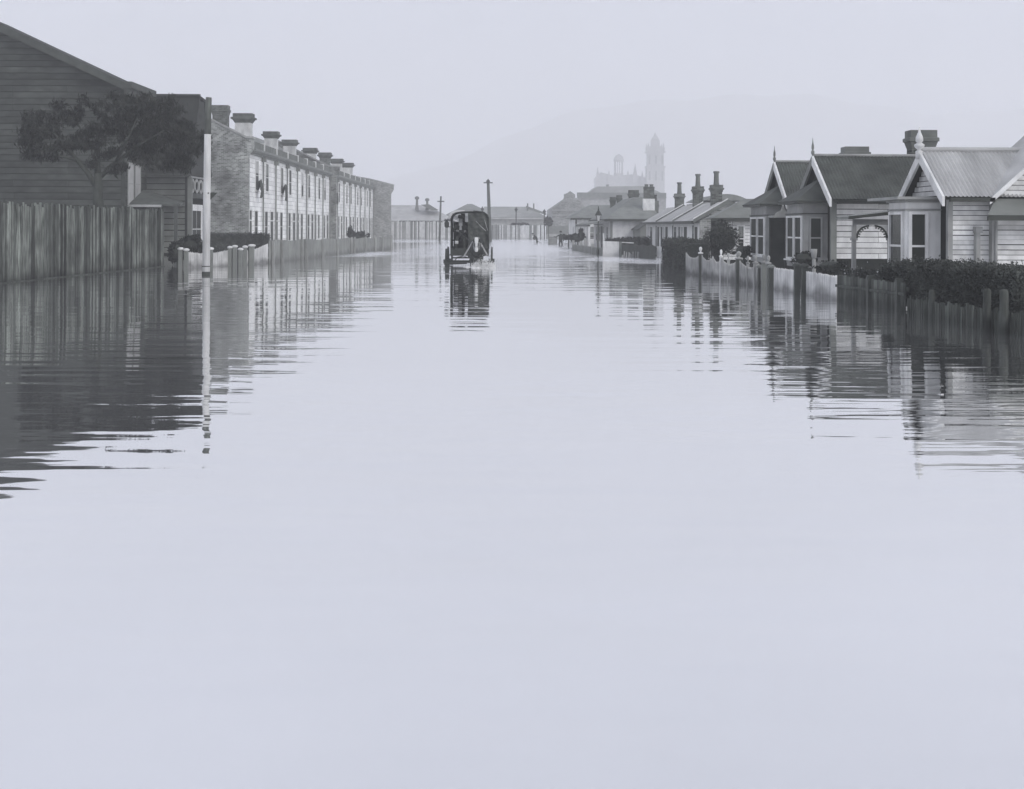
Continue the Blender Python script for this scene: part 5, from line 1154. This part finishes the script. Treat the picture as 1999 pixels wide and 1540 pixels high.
    part(t, 'front_axle', M_dtrim, lambda b: (b.box(CX-1.05,CX+0.98,58.25,58.36,0.10,0.20), b.box(CX-0.8,CX-0.72,58.0,58.2,0.02,0.46), b.box(CX-0.72,CX+0.1,58.0,58.06,0.14,0.22), b.box(CX-0.72,CX+0.1,58.0,58.06,0.30,0.36)))
    part(t, 'splinter_bar', M_dtrim, lambda b: b.tube([(CX-1.08,57.6,0.08),(CX-0.1,57.6,0.12)], 0.05, 8))
    for sx in (-0.62, 0.0):
        part(t, 'spring', M_dtrim, lambda b, sx=sx: b.tube([(CX+sx,57.95,0.22),(CX+sx+0.1,57.95,0.36),(CX+sx+0.35,57.95,0.40),(CX+sx+0.55,57.95,0.34)], 0.022, 6))
    for wx, wy, R in ((CX-1.02,58.3,0.56),(CX+0.97,58.3,0.56),(CX-1.0,60.0,0.62),(CX+0.97,60.0,0.62)):
        w_ = MB(); N = 32; zc = 0.16
        for i in range(N):
            an = i/N*2*math.pi
            for rr, dx in ((R-0.045,-0.03),(R,-0.035),(R,0.035),(R-0.045,0.03)): w_.v.append(Vector((wx+dx, wy+rr*math.cos(an), zc+rr*math.sin(an))))
        for i in range(N):
            for k in range(4): w_.f.append((i*4+k, i*4+(k+1) % 4, ((i+1) % N)*4+(k+1) % 4, ((i+1) % N)*4+k))
        o = w_.build('wheel', M_dtrim, t)
        part(o, 'hub', M_dtrim, lambda b: b.tube([(wx-0.12,wy,zc),(wx+0.12,wy,zc)], 0.09, 10))
        for i in range(12):
            a = i/12*2*math.pi; part(o, 'spoke', M_dtrim, lambda b, a=a: b.tube([(wx,wy+0.08*math.cos(a),zc+0.08*math.sin(a)),(wx,wy+(R-.03)*math.cos(a),zc+(R-.03)*math.sin(a))], 0.02, 5, cap=False))
    for hx in (HX-0.36, HX+0.36):
        part(t, 'shaft', M_dtrim, lambda b, hx=hx: b.tube([(hx,55.5,0.50),(hx,56.5,0.48),(hx*0.5+CX*0.5,57.9,0.36)], [0.03,0.035,0.04], 8))
HX, HY = X_(929.5, 55.2), 55.6
cart()
def driver():
    x, y, z = CX-0.40, 58.62, 1.12
    t = thing('person', 'driver in dark coat and white shirt front holding reins in the cart', 'person', (x, y, z))
    J = {'pel':((0,0,0.1),0.17),'sp':((0,-0.03,0.32),0.17),'ch':((0,-0.05,0.58),0.19),'nk':((0,-0.06,0.73),0.065),'hd':((0,-0.09,0.86),0.105),'ht':((0,-0.07,0.97),0.085),
         'hl':((-0.12,-0.1,0.08),0.11),'kl':((-0.16,-0.5,0.06),0.08),'al':((-0.18,-0.52,-0.42),0.055),'tl':((-0.19,-0.68,-0.46),0.045),
         'hr':((0.12,-0.1,0.08),0.11),'kr':((0.16,-0.5,0.06),0.08),'ar':((0.18,-0.52,-0.42),0.055),'tr':((0.19,-0.68,-0.46),0.045),
         'sl':((-0.21,-0.05,0.62),0.075),'el':((-0.32,-0.2,0.36),0.058),'wl':((-0.16,-0.48,0.38),0.042),'fl':((-0.10,-0.56,0.39),0.04),'gl':((-0.07,-0.59,0.34),0.03),
         'sr':((0.21,-0.05,0.62),0.075),'er':((0.34,-0.2,0.36),0.058),'wr':((0.22,-0.48,0.36),0.042),'fr':((0.19,-0.57,0.37),0.04),'gr':((0.17,-0.60,0.32),0.03)}
    Bn = [('pel','sp'),('sp','ch'),('ch','nk'),('nk','hd'),('hd','ht'),('pel','hl'),('hl','kl'),('kl','al'),('al','tl'),('pel','hr'),('hr','kr'),('kr','ar'),('ar','tr'),('ch','sl'),('sl','el'),('el','wl'),('wl','fl'),('fl','gl'),('ch','sr'),('sr','er'),('er','wr'),('wr','fr'),('fr','gr')]
    def pick(c):
        if c.z > 0.76: return 1 if c.z < 0.93 and c.y < -0.06 else 0
        if c.y < -0.5 and 0.25 < c.z < 0.5: return 1
        if 0.42 < c.z <= 0.76 and abs(c.x) < 0.03+0.2*(c.z-0.42) and c.y < -0.1: return 2
        return 0
    skin_body('body', J, Bn, [M_cloth, M_skin, M_shirt], pick, t)
    MB().lathe((x, y-0.08, z+0.93), [(0.20,0),(0.19,0.02),(0.125,0.03),(0.12,0.13),(0.05,0.16)], 14).build('hat', M_cloth, t)
driver()
sk = at(891, 472, 57.95)
def mail_bag():
    t = thing('pale_sack', 'small pale sack lying at the driver feet inside the cart', 'sack', (sk.x, 58.1, sk.z-0.15))
    b = MB(); b.lathe((sk.x, 58.1, sk.z), [(0.03,-0.11),(0.08,-0.09),(0.09,0.0),(0.06,0.06),(0.025,0.09),(0.04,0.12)], 10, 1, 0.7)
    b.build('bag', M_shirt, t, smooth=True)
mail_bag()
def horse():
    x, y = HX, HY; g = -0.55
    t = thing('horse', 'dark horse with white blaze pulling the cart through the flood', 'horse', (x, y, g))
    J = {'rump':((0,1.55,1.33),0.27),'mid':((0,0.95,1.26),0.31),'ch':((0,0.30,1.28),0.30),'fr':((0,0.08,1.22),0.25),
         'n1':((0,-0.08,1.50),0.17),'n2':((0.02,-0.30,1.70),0.13),'poll':((0.02,-0.45,1.78),0.10),'br':((0.02,-0.58,1.64),0.115),'nose':((0.02,-0.68,1.40),0.085),'muz':((0.02,-0.71,1.25),0.082),'lip':((0.02,-0.70,1.19),0.06),
         'e1':((-0.07,-0.44,1.86),0.030),'e1t':((-0.09,-0.47,1.98),0.012),'e2':((0.11,-0.44,1.86),0.030),'e2t':((0.13,-0.47,1.98),0.012),
         'sL':((-0.18,0.15,1.05),0.13),'kL':((-0.17,0.08,0.58),0.075),'pL':((-0.17,0.12,0.16),0.05),'hL':((-0.17,0.04,0.03),0.065),
         'sR':((0.18,0.15,1.05),0.13),'kR':((0.20,-0.20,0.70),0.075),'pR':((0.20,-0.08,0.32),0.05),'hR':((0.20,-0.02,0.20),0.065),
         'qL':((-0.17,1.55,1.02),0.16),'stL':((-0.17,1.42,0.80),0.11),'hoL':((-0.17,1.72,0.50),0.06),'fL':((-0.17,1.66,0.10),0.05),
         'qR':((0.17,1.55,1.02),0.16),'stR':((0.17,1.42,0.80),0.11),'hoR':((0.17,1.76,0.52),0.06),'fR':((0.17,1.74,0.10),0.05)}
    Bn = [('mid','rump'),('mid','ch'),('ch','fr'),('fr','n1'),('n1','n2'),('n2','poll'),('poll','br'),('br','nose'),('nose','muz'),('muz','lip'),('poll','e1'),('e1','e1t'),('poll','e2'),('e2','e2t'),
          ('ch','sL'),('sL','kL'),('kL','pL'),('pL','hL'),('ch','sR'),('sR','kR'),('kR','pR'),('pR','hR'),('rump','qL'),('qL','stL'),('stL','hoL'),('hoL','fL'),('rump','qR'),('qR','stR'),('stR','hoR'),('hoR','fR')]
    def pick(c):
        if c.y < -0.5 and 1.16 < c.z < 1.80:
            wd = 0.075 if c.z > 1.55 else (0.05 if c.z > 1.38 else 0.075)
            if abs(c.x-0.02) < wd and c.y < -0.53-(1.72-c.z)*0.22: return 1
        return 0
    skin_body('body', J, Bn, [M_hide, M_blaze], pick, t, 3)
    part(t, 'mane', M_cloth, lambda b: b.tube([(x+0.02,y-0.50,g+1.88),(x+0.06,y-0.30,g+1.86),(x+0.05,y-0.05,g+1.68),(x,y+0.25,g+1.58)], [0.04,0.06,0.06,0.03], 8), smooth=True)
    part(t, 'tail', M_cloth, lambda b: b.tube([(x,y+1.82,g+1.42),(x,y+1.95,g+1.2),(x,y+1.96,g+0.75)], [0.05,0.07,0.02], 8), smooth=True)
    # collar, hames and pale breast straps running down to the shafts
    col = [(x+0.30*math.sin(a), y-0.02+0.10*math.cos(a)*0.4, g+1.28+0.40*math.cos(a)) for a in [i/16*2*math.pi for i in range(17)]]
    part(t, 'collar', M_hide, lambda b: b.tube(col, 0.065, 8, cap=False), smooth=True)
    part(t, 'strap', M_strap, lambda b: b.tube([(x-0.14,y-0.16,g+1.62),(x-0.34,y-0.2,g+1.28),(x-0.52,y-0.1,g+0.98)], 0.032, 6))
    part(t, 'strap', M_strap, lambda b: b.tube([(x+0.18,y-0.16,g+1.55),(x+0.34,y-0.2,g+1.28),(x+0.46,y-0.1,g+1.06)], 0.032, 6))
    part(t, 'bridle', M_strap, lambda b: (b.tube([(x-0.085,y-0.64,g+1.42),(x+0.02,y-0.78,g+1.42),(x+0.125,y-0.64,g+1.42)], 0.012, 6), b.tube([(x-0.10,y-0.48,g+1.78),(x-0.09,y-0.64,g+1.30)], 0.012, 6), b.tube([(x+0.14,y-0.48,g+1.78),(x+0.13,y-0.64,g+1.30)], 0.012, 6)))
    for s in (-1, 1):
        part(t, 'blinker', M_cloth, lambda b, s=s: b.box(x+0.02+s*0.12-0.012, x+0.02+s*0.12+0.012, y-0.62, y-0.50, g+1.60, g+1.74))
        part(t, 'rein', M_dtrim, lambda b, s=s: b.tube([(x+0.02+s*0.09,y-0.64,g+1.32),(x+s*0.25,y+0.1,g+1.62),(CX-0.40+s*0.12,58.0,1.52)], 0.012, 5))
    return t
horse()
def splash():
    random.seed(5)
    t = thing('water_splash', 'white spray thrown up by the horse hooves beside the cart wheel', 'splash', (HX+0.5, 55.4, 0)); t['kind'] = 'stuff'
    b = MB()
    for _ in range(1100):
        u = random.random()**1.6; a = random.uniform(-1.0, 1.15); r = random.random()
        x = HX+0.28+a*0.42+random.gauss(0,0.05); z = 0.02+(0.60-0.34*abs(a-0.1))*u*random.uniform(0.5,1.05); y = 55.35+random.gauss(0,0.28)
        s = random.uniform(0.005, 0.02)*(1.3-u)
        b.lathe((x,y,z), [(0.02*s,-1.6*s),(0.8*s,-0.5*s),(s,0),(0.6*s,1.2*s),(0.02*s,2.6*s)], 5)
    b.build('spray', M_foam, t, smooth=True)
    c = MB()
    for _ in range(28):
        a = random.gauss(0,0.45); y = 55.2+random.gauss(0,0.35); s = random.uniform(0.03,0.09)
        c.lathe((HX+0.3+a,y,0.004), [(s,0.0),(s*0.7,0.02),(s*0.1,0.03)], 8, 1.6, 0.8)
    c.build('foam_patch', M_foam, t, smooth=True)
splash()
